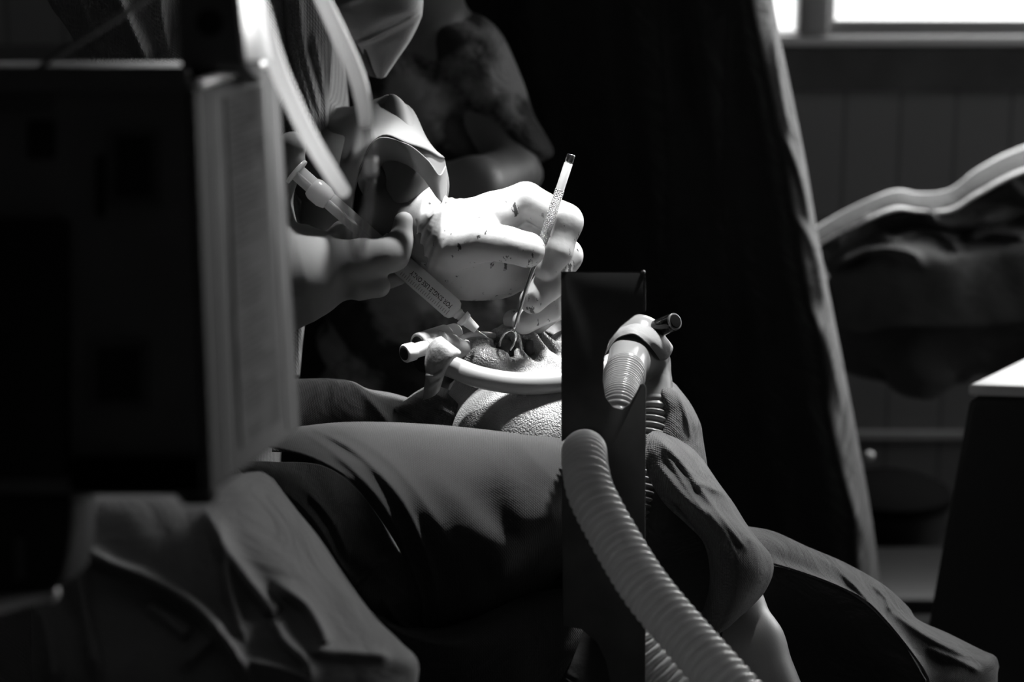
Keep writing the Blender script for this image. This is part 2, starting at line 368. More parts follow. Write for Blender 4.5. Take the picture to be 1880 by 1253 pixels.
# ================================================================== THE SETTING
MB().box((-3.2, -1.6, -0.05), (3.0, 4.45, 0)).build('floor', M['floor'], kind='structure', smooth=False)
MB().box((-3.2, -1.6, 2.9), (3.0, 4.45, 2.95)).build('ceiling', M['wallpaint'], kind='structure', smooth=False)
WY = 4.3; wx0, wx1, wz0, wz1 = 0.40, 2.7, 0.940, 2.3
b = MB(); b.box((-3.2, WY, 0), (3.0, WY + 0.12, 0.72)); b.box((-3.2, WY, 0.72), (wx0, WY + 0.12, 2.9)); b.box((wx1, WY, 0.72), (3.0, WY + 0.12, 2.9)); b.box((wx0, WY, 0.72), (wx1, WY + 0.12, wz0 - .02)); b.box((wx0, WY, wz1), (wx1, WY + 0.12, 2.9))
b.build('wall_back', M['tile'], kind='structure', smooth=False)
MB().box((-3.2, WY - 0.012, 0.836), (3.0, WY, wz0 - 0.022)).build('trim_1', M['band'], kind='structure', smooth=False)
MB().box((0.0, WY - 0.02, 0.182), (3.0, WY, 0.194)).build('baseboard_back', M['frame'], kind='structure', smooth=False)
MB().box((-3.3, -1.6, 0), (-3.2, 4.45, 2.9)).build('wall_left', M['wallpaint'], kind='structure', smooth=False)
MB().box((-3.2, -1.7, 0), (3.0, -1.6, 2.9)).build('wall_front', M['wallpaint'], kind='structure', smooth=False)
b = MB(); b.box((3.0, -1.6, 0), (3.1, 4.45, 1.1)); b.box((3.0, -1.6, 2.4), (3.1, 4.45, 2.9)); b.box((3.0, -1.6, 1.1), (3.1, 1.9, 2.4)); b.box((3.0, 3.9, 1.1), (3.1, 4.45, 2.4))
b.build('wall_right', M['wallpaint'], kind='structure', smooth=False)
win = bpy.data.objects.new('window_1', None); COL.objects.link(win); win.location = (1.5, WY, wz0); win['kind'] = 'structure'
b = MB(); b.box((wx0, WY - 0.005, wz0 - 0.01), (wx1, WY + 0.02, wz0 + 0.002)); b.box((wx0, WY - 0.02, wz1 - 0.03), (wx1, WY + 0.05, wz1)); b.box((wx0, WY - 0.02, wz0), (wx0 + 0.03, WY + 0.05, wz1))
b.box((0.508, WY - 0.03, wz0), (0.562, WY + 0.04, wz1)); b.box((1.6, WY - 0.03, wz0), (1.66, WY + 0.04, wz1)); b.build('window_frame', M['frame'], win, bevel=0.004)
b = MB(); b.box((0.562, WY - 0.012, wz0 + 0.002), (1.6, WY + 0.015, wz0 + 0.024)); b.box((0.562, WY - 0.012, wz0 + 0.024), (0.574, WY + 0.015, wz1)); b.build('sash', M['frame'], win, bevel=0.003)
MB().box((wx0, WY + 0.005, wz0), (wx1, WY + 0.009, wz1)).build('pane', M['glass'], win, smooth=False)
MB().box((wx0 - 0.06, WY - 0.022, wz0 - 0.022), (wx1, WY + 0.02, wz0 - 0.002)).build('sill', M['sill'], win, bevel=0.005)
win = bpy.data.objects.new('window_added', None); COL.objects.link(win); win.location = (3.0, 2.9, 1.1); win['kind'] = 'structure'  # unseen window, added to bring light from the right
b = MB(); 
for z in (1.1, 2.36): b.box((2.99, 1.9, z), (3.04, 3.9, z + 0.04))
for y in (1.9, 2.88, 3.86): b.box((2.99, y, 1.1), (3.04, y + 0.04, 2.4))
b.build('window_frame', M['frame'], win, bevel=0.003)
MB().box((3.05, 1.9, 1.1), (3.055, 3.9, 2.4)).build('pane', M['glass'], win, smooth=False)

# ================================================================== BLACK CURTAIN in the middle distance
def curtain():
    rows = []
    for py, L0, R0 in ((-500, 300, 1395), (-150, 300, 1405), (0, 300, 1418), (160, 300, 1450), (300, 300, 1478), (430, 300, 1500), (600, 300, 1533), (800, 300, 1572), (1000, 300, 1606), (1300, 300, 1640), (1610, 300, 1665)):
        r = [(L0 + (R0 - L0) * t, py, 3.05 - 0.25 * t ** 3 + 0.012 * math.sin(t * 60)) for t in np.linspace(0, 0.94, 26)]
        r += [(R0 - 42, py, 2.80), (R0 - 22, py, 2.812), (R0 - 7, py, 2.84), (R0, py, 2.88), (R0 - 12, py, 2.93)]
        vv = (626.5 - py) / F; rows.append([(x, y, D * 0.9613 / (0.9613 + vv * 0.2756)) for x, y, D in r])
    return sheet('curtain', rows, M['curtain'], nu=220, nv=160, thick=0.002, noise=0.002,
        ridges=[([(1440, 250), (1470, 330), (1490, 420)], 9, 0.018), ([(1462, 400), (1500, 470), (1512, 560)], 12, 0.02), ([(1420, 60), (1432, 160), (1452, 260)], 10, 0.012),
                ([(1480, 560), (1520, 640), (1545, 760)], 14, 0.02), ([(1350, -50), (1330, 300), (1360, 700)], 22, 0.03), ([(1210, -50), (1230, 300), (1215, 600)], 26, 0.03), ([(1500, 700), (1540, 860), (1590, 1000)], 16, 0.02)],
        label='tall black cloth curtain behind the operating table, right edge flaring out, left part standing in for the dark room', cat='curtain')
curtain()  # widened to the left so black cloth stands in for the dark room

# ================================================================== SECOND TROLLEY with heaped drapes under the window
t = root('trolley', 'second trolley heaped with crumpled sheets under the window', 'trolley', (1.15, 3.55, 0))
a = P(1700, 560, 3.35)
MB().box((0.43, 3.35, 0.60), (1.9, 3.75, 0.66)).build('top', M['mattress'], t, bevel=0.02)
for x in (0.88, 1.8):
    for y in (3.42, 3.68): tube('leg', [(x, y, 0.0), (x, y, 0.60)], 0.016, M['casing'], t, pxs=False, n=4)
D2 = 3.35
organic('covering', [('c', [(P(1600, 590, D2), 0.075), (P(1700, 570, D2), 0.095), (P(1900, 545, D2), 0.11), (P(2120, 520, D2), 0.12)], 0.05), ('c', [(P(1590, 520, D2), 0.045), (P(1680, 505, D2 - .05), 0.05), (P(1760, 520, D2), 0.05), (P(1880, 500, D2), 0.07), (P(2100, 460, D2), 0.07)], 0.02),
    ('e', P(1690, 668, D2 - .05), (0.052, 0.05, 0.05), 0.02), ('e', P(1590, 635, D2 - .0), (0.05, 0.03, 0.05), 0.02)], M['drape_d'], 0.007, t, k=0.03,
    extra=lambda p, d: d + 0.006 * np.sin(p[:, 0] * 60 + 5 * np.sin(p[:, 2] * 30)) * np.sin(p[:, 2] * 40 + p[:, 1] * 30))
sheet('crumpled_sheet', [
    [(1490, 428, 3.42), (1560, 386, 3.45), (1640, 354, 3.45), (1690, 358, 3.44), (1745, 350, 3.45), (1800, 312, 3.45), (1885, 274, 3.45), (2050, 230, 3.45)],
    [(1492, 438, 3.30), (1560, 400, 3.32), (1640, 368, 3.32), (1690, 372, 3.31), (1745, 368, 3.31), (1800, 334, 3.32), (1885, 300, 3.32), (2050, 255, 3.32)],
    [(1498, 452, 3.25), (1560, 424, 3.26), (1620, 400, 3.27), (1690, 390, 3.27), (1745, 398, 3.27), (1800, 370, 3.27), (1885, 335, 3.27), (2050, 290, 3.27)],
    [(1510, 478, 3.24), (1570, 452, 3.26), (1625, 432, 3.28), (1690, 425, 3.31), (1745, 432, 3.31), (1800, 425, 3.31), (1885, 400, 3.31), (2050, 350, 3.31)],
    [(1518, 500, 3.24), (1580, 478, 3.24), (1630, 462, 3.22), (1690, 452, 3.20), (1745, 462, 3.22), (1800, 452, 3.24), (1885, 440, 3.24), (2050, 410, 3.24)],
    [(1526, 520, 3.21), (1580, 512, 3.2), (1630, 500, 3.17), (1690, 490, 3.16), (1745, 492, 3.16), (1800, 478, 3.18), (1885, 470, 3.18), (2050, 440, 3.18)],
    [(1540, 600, 3.23), (1590, 610, 3.22), (1640, 600, 3.19), (1700, 600, 3.18), (1745, 600, 3.18), (1800, 600, 3.18), (1885, 590, 3.18), (2050, 580, 3.18)]],
    M['drape'], t, nu=180, nv=110, thick=0.004, noise=0.002, label='pale crumpled sheet, bright along its top edge',
    ridges=[([(1705, 385), (1725, 410), (1770, 412), (1840, 395)], 8, 0.05), ([(1612, 432), (1640, 442), (1690, 425), (1740, 440), (1765, 468)], 9, 0.05), ([(1530, 492), (1590, 462), (1660, 462), (1695, 485)], 9, 0.05),
            ([(1770, 440), (1830, 430), (1890, 438)], 8, 0.05), ([(1850, 330), (1870, 352), (1890, 370)], 6, 0.03), ([(1600, 395), (1560, 420), (1530, 455)], 9, 0.02)])
sheet('white_rim_sheet', [
    [(1488, 424, 3.50), (1560, 384, 3.52), (1640, 351, 3.52), (1690, 356, 3.52), (1745, 348, 3.52), (1800, 308, 3.52), (1885, 268, 3.52), (2050, 225, 3.52)],
    [(1492, 434, 3.42), (1560, 396, 3.42), (1640, 363, 3.42), (1690, 368, 3.42), (1745, 362, 3.42), (1800, 326, 3.42), (1885, 286, 3.42), (2050, 244, 3.42)],
    [(1497, 446, 3.32), (1560, 411, 3.32), (1640, 377, 3.32), (1690, 381, 3.32), (1745, 378, 3.32), (1800, 345, 3.32), (1885, 305, 3.32), (2050, 260, 3.32)],
    [(1502, 452, 3.24), (1560, 420, 3.24), (1640, 387, 3.24), (1690, 389, 3.24), (1745, 388, 3.24), (1800, 356, 3.24), (1885, 315, 3.24), (2050, 270, 3.24)]], M['white_cloth'], t, nu=120, nv=30, thick=0.003, label='white strip added for the window light along the top of the heap')  # added strip: its white colour makes the bright top edge
# black shapes added to stand in for the shadow low by the wall
t = root('shadow_bin', 'low dark bin shape added in place of shadow beyond the trolley', 'bin', (0.75, 3.95, 0))
lathe('bin_body', (0.66, 3.98, 0.0), (0.66, 3.98, 0.17), [(0, 0.07), (0.05, 0.085), (0.9, 0.10), (1, 0.104)], M['black'], t)
lathe('lid', (0.66, 3.98, 0.17), (0.66, 3.98, 0.215), [(0, 0.106), (0.4, 0.106), (0.8, 0.07), (1, 0.02)], M['lid'], t)
lathe('latch', P(1591, 838, 3.86), P(1604, 838, 3.86), [(0, 0.006), (0.5, 0.008), (1, 0.005)], M['sill'], t, label='small bright latch')
t = root('shadow_stool', 'low black footstool added in place of shadow behind the curtain edge', 'stool', (0.6, 3.75, 0))
MB().box((0.38, 3.62, 0.10), (0.76, 3.86, 0.13)).build('step', M['black'], t, bevel=0.006)
for x in (0.40, 0.74):
    for y in (3.64, 3.84): MB().box((x - .012, y - .012, 0), (x + .012, y + .012, 0.10)).build('leg', M['black'], t)
# cabinet at the right edge
t = root('cabinet', 'dark cabinet with a bright white top at the right edge of the picture', 'cabinet', P(1800, 1300, 2.4))
def cab():
    T = [P(1780, 706, 2.3), P(2100, 716, 2.3), P(2130, 590, 2.62), P(1905, 648, 2.62)]
    dn = np.array([0, 0, -1.0])
    lo_ = [P(1700, 1150, 2.42)]; v = (lo_[0] - T[0]); v = v / -v[2]
    k_ = T[0][2] - 0.02
    Bt = [q + v * k_ for q in T]
    b = MB(); b.add(Bt + [q - np.array([0, 0, .012]) for q in T], [(0, 1, 2, 3), (7, 6, 5, 4), (0, 4, 5, 1), (1, 5, 6, 2), (2, 6, 7, 3), (3, 7, 4, 0)]); b.build('body', M['cab'], t, bevel=0.008, smooth=False)
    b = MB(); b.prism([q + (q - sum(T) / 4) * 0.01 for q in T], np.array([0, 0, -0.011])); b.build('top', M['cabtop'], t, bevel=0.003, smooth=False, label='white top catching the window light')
cab()

# ================================================================== OPERATING TABLE
t = root('operating_table', 'padded operating table under the draped patient', 'table', (0.05, 1.6, 0))
MB().box((-0.25, 1.12, 0.80), (0.07, 1.98, 0.86)).build('mattress', M['mattress'], t, bevel=0.02)
MB().box((-0.23, 1.14, 0.76), (0.05, 1.96, 0.80)).build('table_frame', M['casing'], t, bevel=0.005)
MB().box((-0.18, 1.40, 0.06), (-0.07, 1.64, 0.76)).build('column', M['casing'], t, bevel=0.01)
MB().box((-0.22, 1.20, 0.0), (-0.05, 1.80, 0.06)).build('base', M['casing'], t, bevel=0.01)

# ================================================================== PATIENT
pt = root('person', 'patient lying on the table, wet face tilted back, nose held open by a hook', 'person', P(1000, 900, 1.9))
pbody = organic('body', [
    ('e', Q(1010, 815, 100), (0.078, 0.082, 0.10), 0.02),           # skull
    ('e', Q(968, 748, 30), (0.060, 0.040, 0.045), 0.015),           # midface
    ('e', Q(985, 808, -8), (0.062, 0.050, 0.052), 0.012),            # chin and jaw
    ('c', [(Q(1000, 850, 0), 0.048), (Q(1010, 930, 20), 0.050), (Q(990, 1010, 110), 0.065)], 0.02),   # neck
    ('c', [(Q(900, 1150, 150), 0.075), (Q(1120, 1130, 180), 0.07)], 0.03), ('c', [(Q(1000, 1130, 150), 0.08), (P(880, 1330, 1.86), 0.070), (P(700, 1750, 1.64), 0.07)], 0.04),
    ('c', [(Q(1120, 1100, 180), 0.05), (Q(1240, 1100, 120), 0.030), (Q(1345, 1110, 0), 0.021), (Q(1382, 1185, -15), 0.022), (Q(1440, 1330, -30), 0.022), (Q(1520, 1500, -40), 0.018)], 0.02),   # arm
    ('e', Q(895, 672, 8), (0.0215, 0.0160, 0.022), 0.006), ('c', [(Q(872, 640, 12), 0.0085), (Q(890, 642, 10), 0.0085), (Q(915, 668, 4), 0.0085)], 0.004),           # lip lobe, left
    ('c', [(Q(857, 645, 18), 0.0075), (Q(852, 672, 16), 0.0085)], 0.0015),
    ('e', Q(940, 624, 40), (0.0145, 0.0132, 0.016), 0.004),            # nose tip
    ('c', [(Q(874, 640, 36), 0.0045), (Q(893, 626, 32), 0.0045), (Q(915, 614, 30), 0.0048), (Q(940, 612, 30), 0.005)], 0.002),   # stretched left wing
    ('c', [(Q(946, 618, 20), 0.0038), (Q(951, 645, 8), 0.0046), (Q(962, 676, -2), 0.0080), (Q(975, 705, -6), 0.011)], 0.003),   # columella
    ('c', [(Q(938, 700, -2), 0.010), (Q(990, 692, 2), 0.010), (Q(1020, 690, 6), 0.011)], 0.006),
    ('c', [(Q(958, 612, 32), 0.006), (Q(978, 622, 26), 0.0045), (Q(993, 645, 16), 0.0050), (Q(1008, 672, 8), 0.009), (Q(1035, 690, 8), 0.010)], 0.003),   # right wing
    ('c', [(Q(985, 616, 46), 0.006), (Q(1006, 640, 40), 0.007), (Q(1015, 655, 36), 0.008)], 0.003),
    ('c', [(Q(1040, 640, 60), 0.014), (Q(1100, 660, 60), 0.02)], 0.01),
    ('e', Q(1120, 800, 95), (0.014, 0.028, 0.02), 0.005),            # ear
    ], M['skin'], 0.0016, pt, k=0.006, pad=0.006, sm=1,
    sub=[('c', [(Q(914, 634, 4), 0.0060), (Q(926, 640, 12), 0.0078), (Q(938, 640, 10), 0.0060)], 0.0015), ('c', [(Q(928, 648, 6), 0.0060), (Q(938, 664, 2), 0.0035), (Q(946, 680, -4), 0.0012)], 0.0015),
         ('c', [(Q(963, 626, 4), 0.0028), (Q(972, 640, 8), 0.0055), (Q(984, 656, 2), 0.0048)], 0.0015), ('c', [(Q(864, 642, -6), 0.0020), (Q(863, 672, -6), 0.0026)], 0.003)])
pbody.data.materials.append(M['skin2'])
cx = [p.center[0] for p in pbody.data.polygons]; bx_ = pt.location[0]
pbody.data.polygons.foreach_set('material_index', [1 if c + bx_ > 0.112 else 0 for c in cx])
organic('hair', [('e', Q(1010, 790, 125), (0.084, 0.086, 0.10), 0.02), ('e', Q(1010, 664, 100), (0.035, 0.030, 0.03), 0.03)], M['hair'], 0.004, pt, extra=lambda p, d: d + 0.002 * np.sin(p[:, 0] * 300 + 3 * np.sin(p[:, 2] * 90)))
organic('nasal_tissue', [('e', Q(929, 642, 20), (0.0080, 0.008, 0.005), 0.003), ('e', Q(974, 642, 20), (0.0050, 0.007, 0.005), 0.003)], M['tissue'], 0.0008, pt, label='dark wet tissue inside the nostrils')

# ================================================================== SURGEON (side-on, left)
sg = root('person', 'surgeon in mesh-weave gown, mask and gloves leaning in from the left', 'person', (-0.27, 2.0, 0))
bodyprims = [
    ('c', [(P(245, 700, 2.12), 0.105), (P(335, 380, 2.12), 0.105), (P(400, 60, 2.12), 0.11)], 0.05),
    ('c', [(P(420, 10, 2.25), 0.055), (P(420, 0, 1.98), 0.055)], 0.05),
    ('c', [(P(455, -60, 2.1), 0.05), (P(560, -190, 2.1), 0.05)], 0.03),
    ('e', P(640, -190, 2.1), (0.080, 0.10, 0.075), 0.03), ('c', [(P(690, -130, 2.1), 0.04), (P(700, -80, 2.1), 0.03)], 0.02), ('c', [(P(735, -165, 2.1), 0.01), (P(745, -120, 2.1), 0.014)], 0.01), ('e', P(640, -190, 2.02), (0.02, 0.03, 0.01), 0.005),
    ('c', [(P(420, 20, 2.25), 0.05), (P(480, 260, 2.15), 0.042), (P(640, 330, 1.9), 0.034), (Q(730, 400, 20), 0.026), (Q(800, 440, 5), 0.022)], 0.02),      # far arm
    ('c', [(P(420, 20, 1.98), 0.05), (P(330, 360, 1.85), 0.042), (P(430, 560, 1.76), 0.034), (P(540, 515, 1.75), 0.026)], 0.02),                              # near arm
    ('c', [(P(245, 700, 2.12), 0.105), (P(230, 1000, 2.12), 0.11)], 0.05),
    ('c', [(P(230, 1000, 2.2), 0.085), (np.array([-0.36, 2.12, 0.48]), 0.065), (np.array([-0.36, 2.13, 0.09]), 0.045), (np.array([-0.25, 2.13, 0.045]), 0.04)], 0.03),
    ('c', [(P(230, 1000, 2.05), 0.085), (np.array([-0.36, 1.90, 0.48]), 0.065), (np.array([-0.38, 1.90, 0.09]), 0.045), (np.array([-0.29, 1.90, 0.045]), 0.04)], 0.03)]
organic('body', bodyprims, M['skin_dark'], 0.009, sg, k=0.03, label='body mostly covered by gown, mask and gloves')
def folds(p, d):
    q = p - P(400, 200, 2.1)
    f = np.sin(q[:, 0] * 75 + q[:, 2] * 28 + 2.2 * np.sin(q[:, 2] * 9)) + 0.6 * np.sin(q[:, 0] * 140 + q[:, 2] * 35)
    return d - 0.005 * f
def gownfn():
    pr = [('c', [(P(230, 1100, 2.12), 0.13), (P(245, 700, 2.12), 0.12), (P(335, 380, 2.12), 0.118), (P(400, 60, 2.12), 0.118)], 0.05),
          ('c', [(P(420, 10, 2.25), 0.068), (P(420, 0, 1.98), 0.068)], 0.05),
          ('c', [(P(420, 20, 2.25), 0.06), (P(480, 260, 2.15), 0.055), (P(560, 300, 2.02), 0.052)], 0.03),
          ('c', [(P(420, 20, 1.98), 0.06), (P(330, 360, 1.85), 0.055), (P(400, 540, 1.78), 0.05), (P(440, 545, 1.765), 0.045)], 0.03)]
    organic('gown', pr, M['gown'], 0.0065, sg, k=0.04, extra=folds, sm=1)
gownfn()
# gown front with the visible twill folds and its edge at x=605
sheet('gown_front', [[(488, -60, 2.0), (530, -60, 1.93), (575, -60, 1.925), (606, -60, 1.96), (600, -60, 2.03)],
    [(492, 60, 2.0), (530, 60, 1.93), (578, 60, 1.925), (607, 60, 1.955), (600, 60, 2.03)],
    [(495, 160, 2.0), (530, 170, 1.93), (575, 170, 1.925), (602, 170, 1.96), (596, 170, 2.03)],
    [(495, 270, 2.0), (530, 280, 1.935), (572, 280, 1.93), (598, 280, 1.96), (590, 280, 2.03)],
    [(495, 420, 2.0), (520, 430, 1.95), (560, 440, 1.94), (580, 440, 1.97), (570, 440, 2.03)],
    [(495, 600, 2.0), (515, 600, 1.95), (545, 600, 1.93), (557, 600, 1.95), (550, 600, 2.03)],
    [(495, 700, 2.0), (515, 690, 1.95), (535, 690, 1.93), (548, 690, 1.95), (540, 700, 2.03)]], M['gown'], sg, nu=90, nv=140, thick=0.002,
    ridges=[([(520, -50), (535, 60), (560, 170), (585, 270)], 8, 0.012), ([(545, -50), (555, 80), (590, 230)], 7, 0.010), ([(505, 20), (520, 140), (545, 260), (570, 340)], 8, 0.012), ([(575, 60), (592, 160), (598, 250)], 5, 0.008), ([(520, 300), (545, 420), (555, 560)], 8, 0.01)])
# gown folds over the monitor
sheet('gown_shoulder', [[(60, -60, 1.92), (110, -60, 1.88), (190, -60, 1.87), (260, -60, 1.87), (330, -60, 1.9), (345, -60, 1.95)],
    [(95, 10, 1.92), (130, 5, 1.88), (200, 5, 1.87), (260, 5, 1.87), (330, 5, 1.9), (345, 5, 1.95)],
    [(130, 60, 1.92), (160, 60, 1.88), (215, 60, 1.87), (270, 60, 1.87), (330, 60, 1.9), (345, 60, 1.95)],
    [(165, 140, 1.92), (190, 140, 1.88), (235, 140, 1.87), (280, 140, 1.87), (330, 140, 1.9), (345, 140, 1.95)]], M['gown'], sg, nu=120, nv=90, thick=0.002,
    ridges=[([(85, -20), (120, 40), (160, 95), (185, 135)], 10, 0.022), ([(140, -20), (165, 40), (195, 100)], 7, 0.014), ([(210, -20), (240, 50), (268, 110)], 9, 0.022), ([(290, -20), (300, 50), (315, 120)], 10, 0.012)])
# mask
sheet('face_mask', [[(596, -120, 2.04), (650, -120, 1.99), (710, -120, 1.975), (760, -120, 2.0), (772, -120, 2.06)],
    [(600, -40, 2.03), (650, -40, 1.98), (710, -40, 1.965), (765, -40, 1.985), (774, -40, 2.05)],
    [(612, 18, 2.02), (650, 5, 1.975), (705, 0, 1.96), (768, -5, 1.975), (776, -5, 2.04)],
    [(640, 62, 2.01), (668, 50, 1.975), (710, 35, 1.95), (768, 18, 1.965), (775, 18, 2.03)],
    [(656, 80, 2.0), (680, 72, 1.985), (715, 58, 1.975), (765, 38, 1.98), (772, 34, 2.03)],
    [(668, 100, 2.0), (690, 92, 1.985), (718, 82, 1.975), (748, 74, 1.98), (754, 72, 2.02)],
    [(682, 128, 2.0), (694, 126, 1.985), (708, 122, 1.98), (724, 112, 1.985), (728, 110, 2.01)],
    [(690, 142, 2.0), (696, 143, 1.99), (701, 143, 1.985), (706, 141, 1.99), (708, 140, 2.0)]], M['mask'], sg, nu=90, nv=130, thick=0.001, label='pleated paper mask hanging below the chin',
    ridges=[([(652, 82), (700, 62), (776, 22)], 4, 0.010), ([(625, 10), (680, -10), (775, -30)], 6, 0.008)])
sheet('mask_fold', [[(656, 84, 2.01), (668, 82, 1.995), (682, 90, 2.0)], [(664, 112, 2.01), (678, 112, 1.995), (692, 120, 2.0)], [(680, 140, 2.01), (690, 142, 1.995), (700, 145, 2.0)]], M['drape_d'], sg, nu=14, nv=14, thick=0.001)
# far sleeve: a stiff paper gown cuff
def ringloft(name, rings, m, parent, n=72, nv=50, thick=0.0008, disp=0.0, **k):
    R = np.array([catclosed(r, n) for r in rings]); G = np.stack([catmull(R[:, j], nv) for j in range(n)], 1)
    V = np.array([P(*q) for q in G.reshape(-1, 3)])
    if disp: V = V + disp * (np.sin(V[:, [0]] * 210 + V[:, [2]] * 160) * np.sin(V[:, [2]] * 120)) * cU
    Fc = [(i * n + j, i * n + (j + 1) % n, (i + 1) * n + (j + 1) % n, (i + 1) * n + j) for i in range(nv - 1) for j in range(n)]
    o = obj(name, V, Fc, m, parent, **k); s = o.modifiers.new('thickness', 'SOLIDIFY'); s.thickness = thick; return o
ringloft('sleeve', [
    [(540, 420, 1.98), (520, 330, 2.06), (540, 240, 2.08), (590, 205, 2.05), (640, 210, 1.99), (650, 290, 1.92), (640, 380, 1.89), (600, 440, 1.92)],
    [(575, 420, 1.88), (570, 330, 1.92), (595, 240, 1.95), (640, 210, 1.95), (690, 188, 1.90), (705, 250, 1.84), (700, 340, 1.79), (640, 420, 1.81)],
    [(620, 430, 1.82), (615, 330, 1.84), (640, 250, 1.88), (690, 188, 1.88), (735, 182, 1.84), (745, 250, 1.775), (735, 300, 1.755), (680, 410, 1.76)],
    [(640, 430, 1.80), (640, 330, 1.78), (668, 262, 1.76), (745, 200, 1.86), (770, 235, 1.845), (780, 275, 1.76), (770, 340, 1.745), (710, 430, 1.76)],
    [(655, 440, 1.80), (655, 340, 1.745), (690, 256, 1.725), (755, 265, 1.72), (803, 290, 1.775), (818, 300, 1.80), (819, 372, 1.80), (740, 460, 1.79)]], M['paper'], sg, disp=0.0012, label='stiff translucent paper sleeve cuff')
sheet('sleeve_lip', [[(655, 330, 1.742), (690, 257, 1.722), (745, 264, 1.716), (785, 294, 1.714), (806, 321, 1.715), (818, 305, 1.76)],
    [(660, 345, 1.75), (694, 268, 1.73), (744, 278, 1.724), (778, 305, 1.722), (803, 335, 1.722), (819, 335, 1.76)],
    [(668, 360, 1.77), (704, 300, 1.755), (742, 300, 1.745), (775, 325, 1.735), (805, 366, 1.735), (819, 374, 1.765)]], M['paper'], sg, nu=60, nv=20, thick=0.0008, label='turned lip of the sleeve cuff')
# right-hand glove (far hand) in pen grip around the hook
organic('glove', [
    ('c', [(Q(700, 405, 60), 0.025), (Q(760, 402, 22), 0.0265), (Q(812, 428, 6), 0.0225), (Q(850, 438, 4), 0.024)], 0.012),
    ('c', [(Q(840, 428, 4), 0.020), (Q(905, 396, 6), 0.0165), (Q(962, 368, 12), 0.0130)], 0.012),        # back of hand
    ('e', Q(856, 472, 22), (0.038, 0.032, 0.024), 0.014), ('e', Q(905, 492, 34), (0.030, 0.0235, 0.020), 0.010),       # heel of palm
    ('c', [(Q(830, 450, -8), 0.018), (Q(890, 442, -20), 0.0145), (Q(930, 449, -28), 0.0122), (Q(968, 459, -29), 0.0128)], 0.006),     # thumb
    ('c', [(Q(968, 368, 10), 0.0128), (Q(1036, 408, -2), 0.0132), (Q(1022, 462, -7), 0.0112), (Q(1003, 492, -7), 0.0094)], 0.004),     # index
    ('c', [(Q(945, 395, 26), 0.015), (Q(1038, 470, 14), 0.0122), (Q(1008, 522, 2), 0.0112), (Q(978, 552, -4), 0.0098)], 0.0018),     # middle
    ('c', [(Q(925, 425, 44), 0.014), (Q(1044, 532, 34), 0.0110), (Q(1006, 566, 16), 0.0105), (Q(962, 592, 8), 0.0090)], 0.0016),     # ring
    ('c', [(Q(900, 455, 58), 0.013), (Q(1030, 560, 56), 0.0095), (Q(985, 590, 42), 0.009), (Q(943, 588, 34), 0.0080)], 0.0014),      # little
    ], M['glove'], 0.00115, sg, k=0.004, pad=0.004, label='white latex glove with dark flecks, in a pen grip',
    extra=lambda p, d: d - 0.0007 * np.exp(-(np.minimum(np.abs((p - Q(812, 428, 6)) @ camx((.85, -.35, 0)) + 0.008), 0.02) / 0.012) ** 2) * np.sin(((p - Q(812, 428, 6)) @ camx((.9, -.42, 0))) * 1100))
# near glove around the syringe
organic('glove', [
    ('c', [(Q(490, 540, 0), 0.034), (Q(560, 510, 0), 0.030), (Q(620, 497, 2), 0.020)], 0.012),
    ('c', [(Q(610, 490, -2), 0.017), (Q(665, 478, -10), 0.0150), (Q(712, 468, -16), 0.0125), (Q(728, 452, -12), 0.0105)], 0.010), ('c', [(Q(726, 470, -12), 0.0105), (Q(738, 440, -8), 0.0085), (Q(742, 408, -6), 0.0078)], 0.004),      # index folded upward
    ('c', [(Q(620, 512, 0), 0.015), (Q(660, 528, -8), 0.0090), (Q(696, 526, -10), 0.0082)], 0.006),     # middle
    ('c', [(Q(600, 500, 16), 0.014), (Q(690, 520, 24), 0.008), (Q(732, 508, 20), 0.0065)], 0.003),                             # ring, behind the barrel
    ('c', [(Q(560, 500, 12), 0.020), (Q(622, 436, 14), 0.0090), (Q(628, 424, 14), 0.0080)], 0.004),
    ('c', [(Q(500, 470, -6), 0.016), (Q(560, 430, 4), 0.0068), (Q(606, 442, 2), 0.0055)], 0.004),
    ('c', [(Q(500, 470, 6), 0.022), (Q(500, 360, 14), 0.014), (Q(528, 300, 10), 0.0115), (Q(536, 268, 6), 0.0105)], 0.008), ('c', [(Q(528, 300, 10), 0.009), (Q(550, 298, 4), 0.004)], 0.004),       # thumb on the plunger
    ], M['glove2'], 0.00135, sg, k=0.004, pad=0.004, label='latex glove with its shade put into the colour, fingers closed round the syringe')
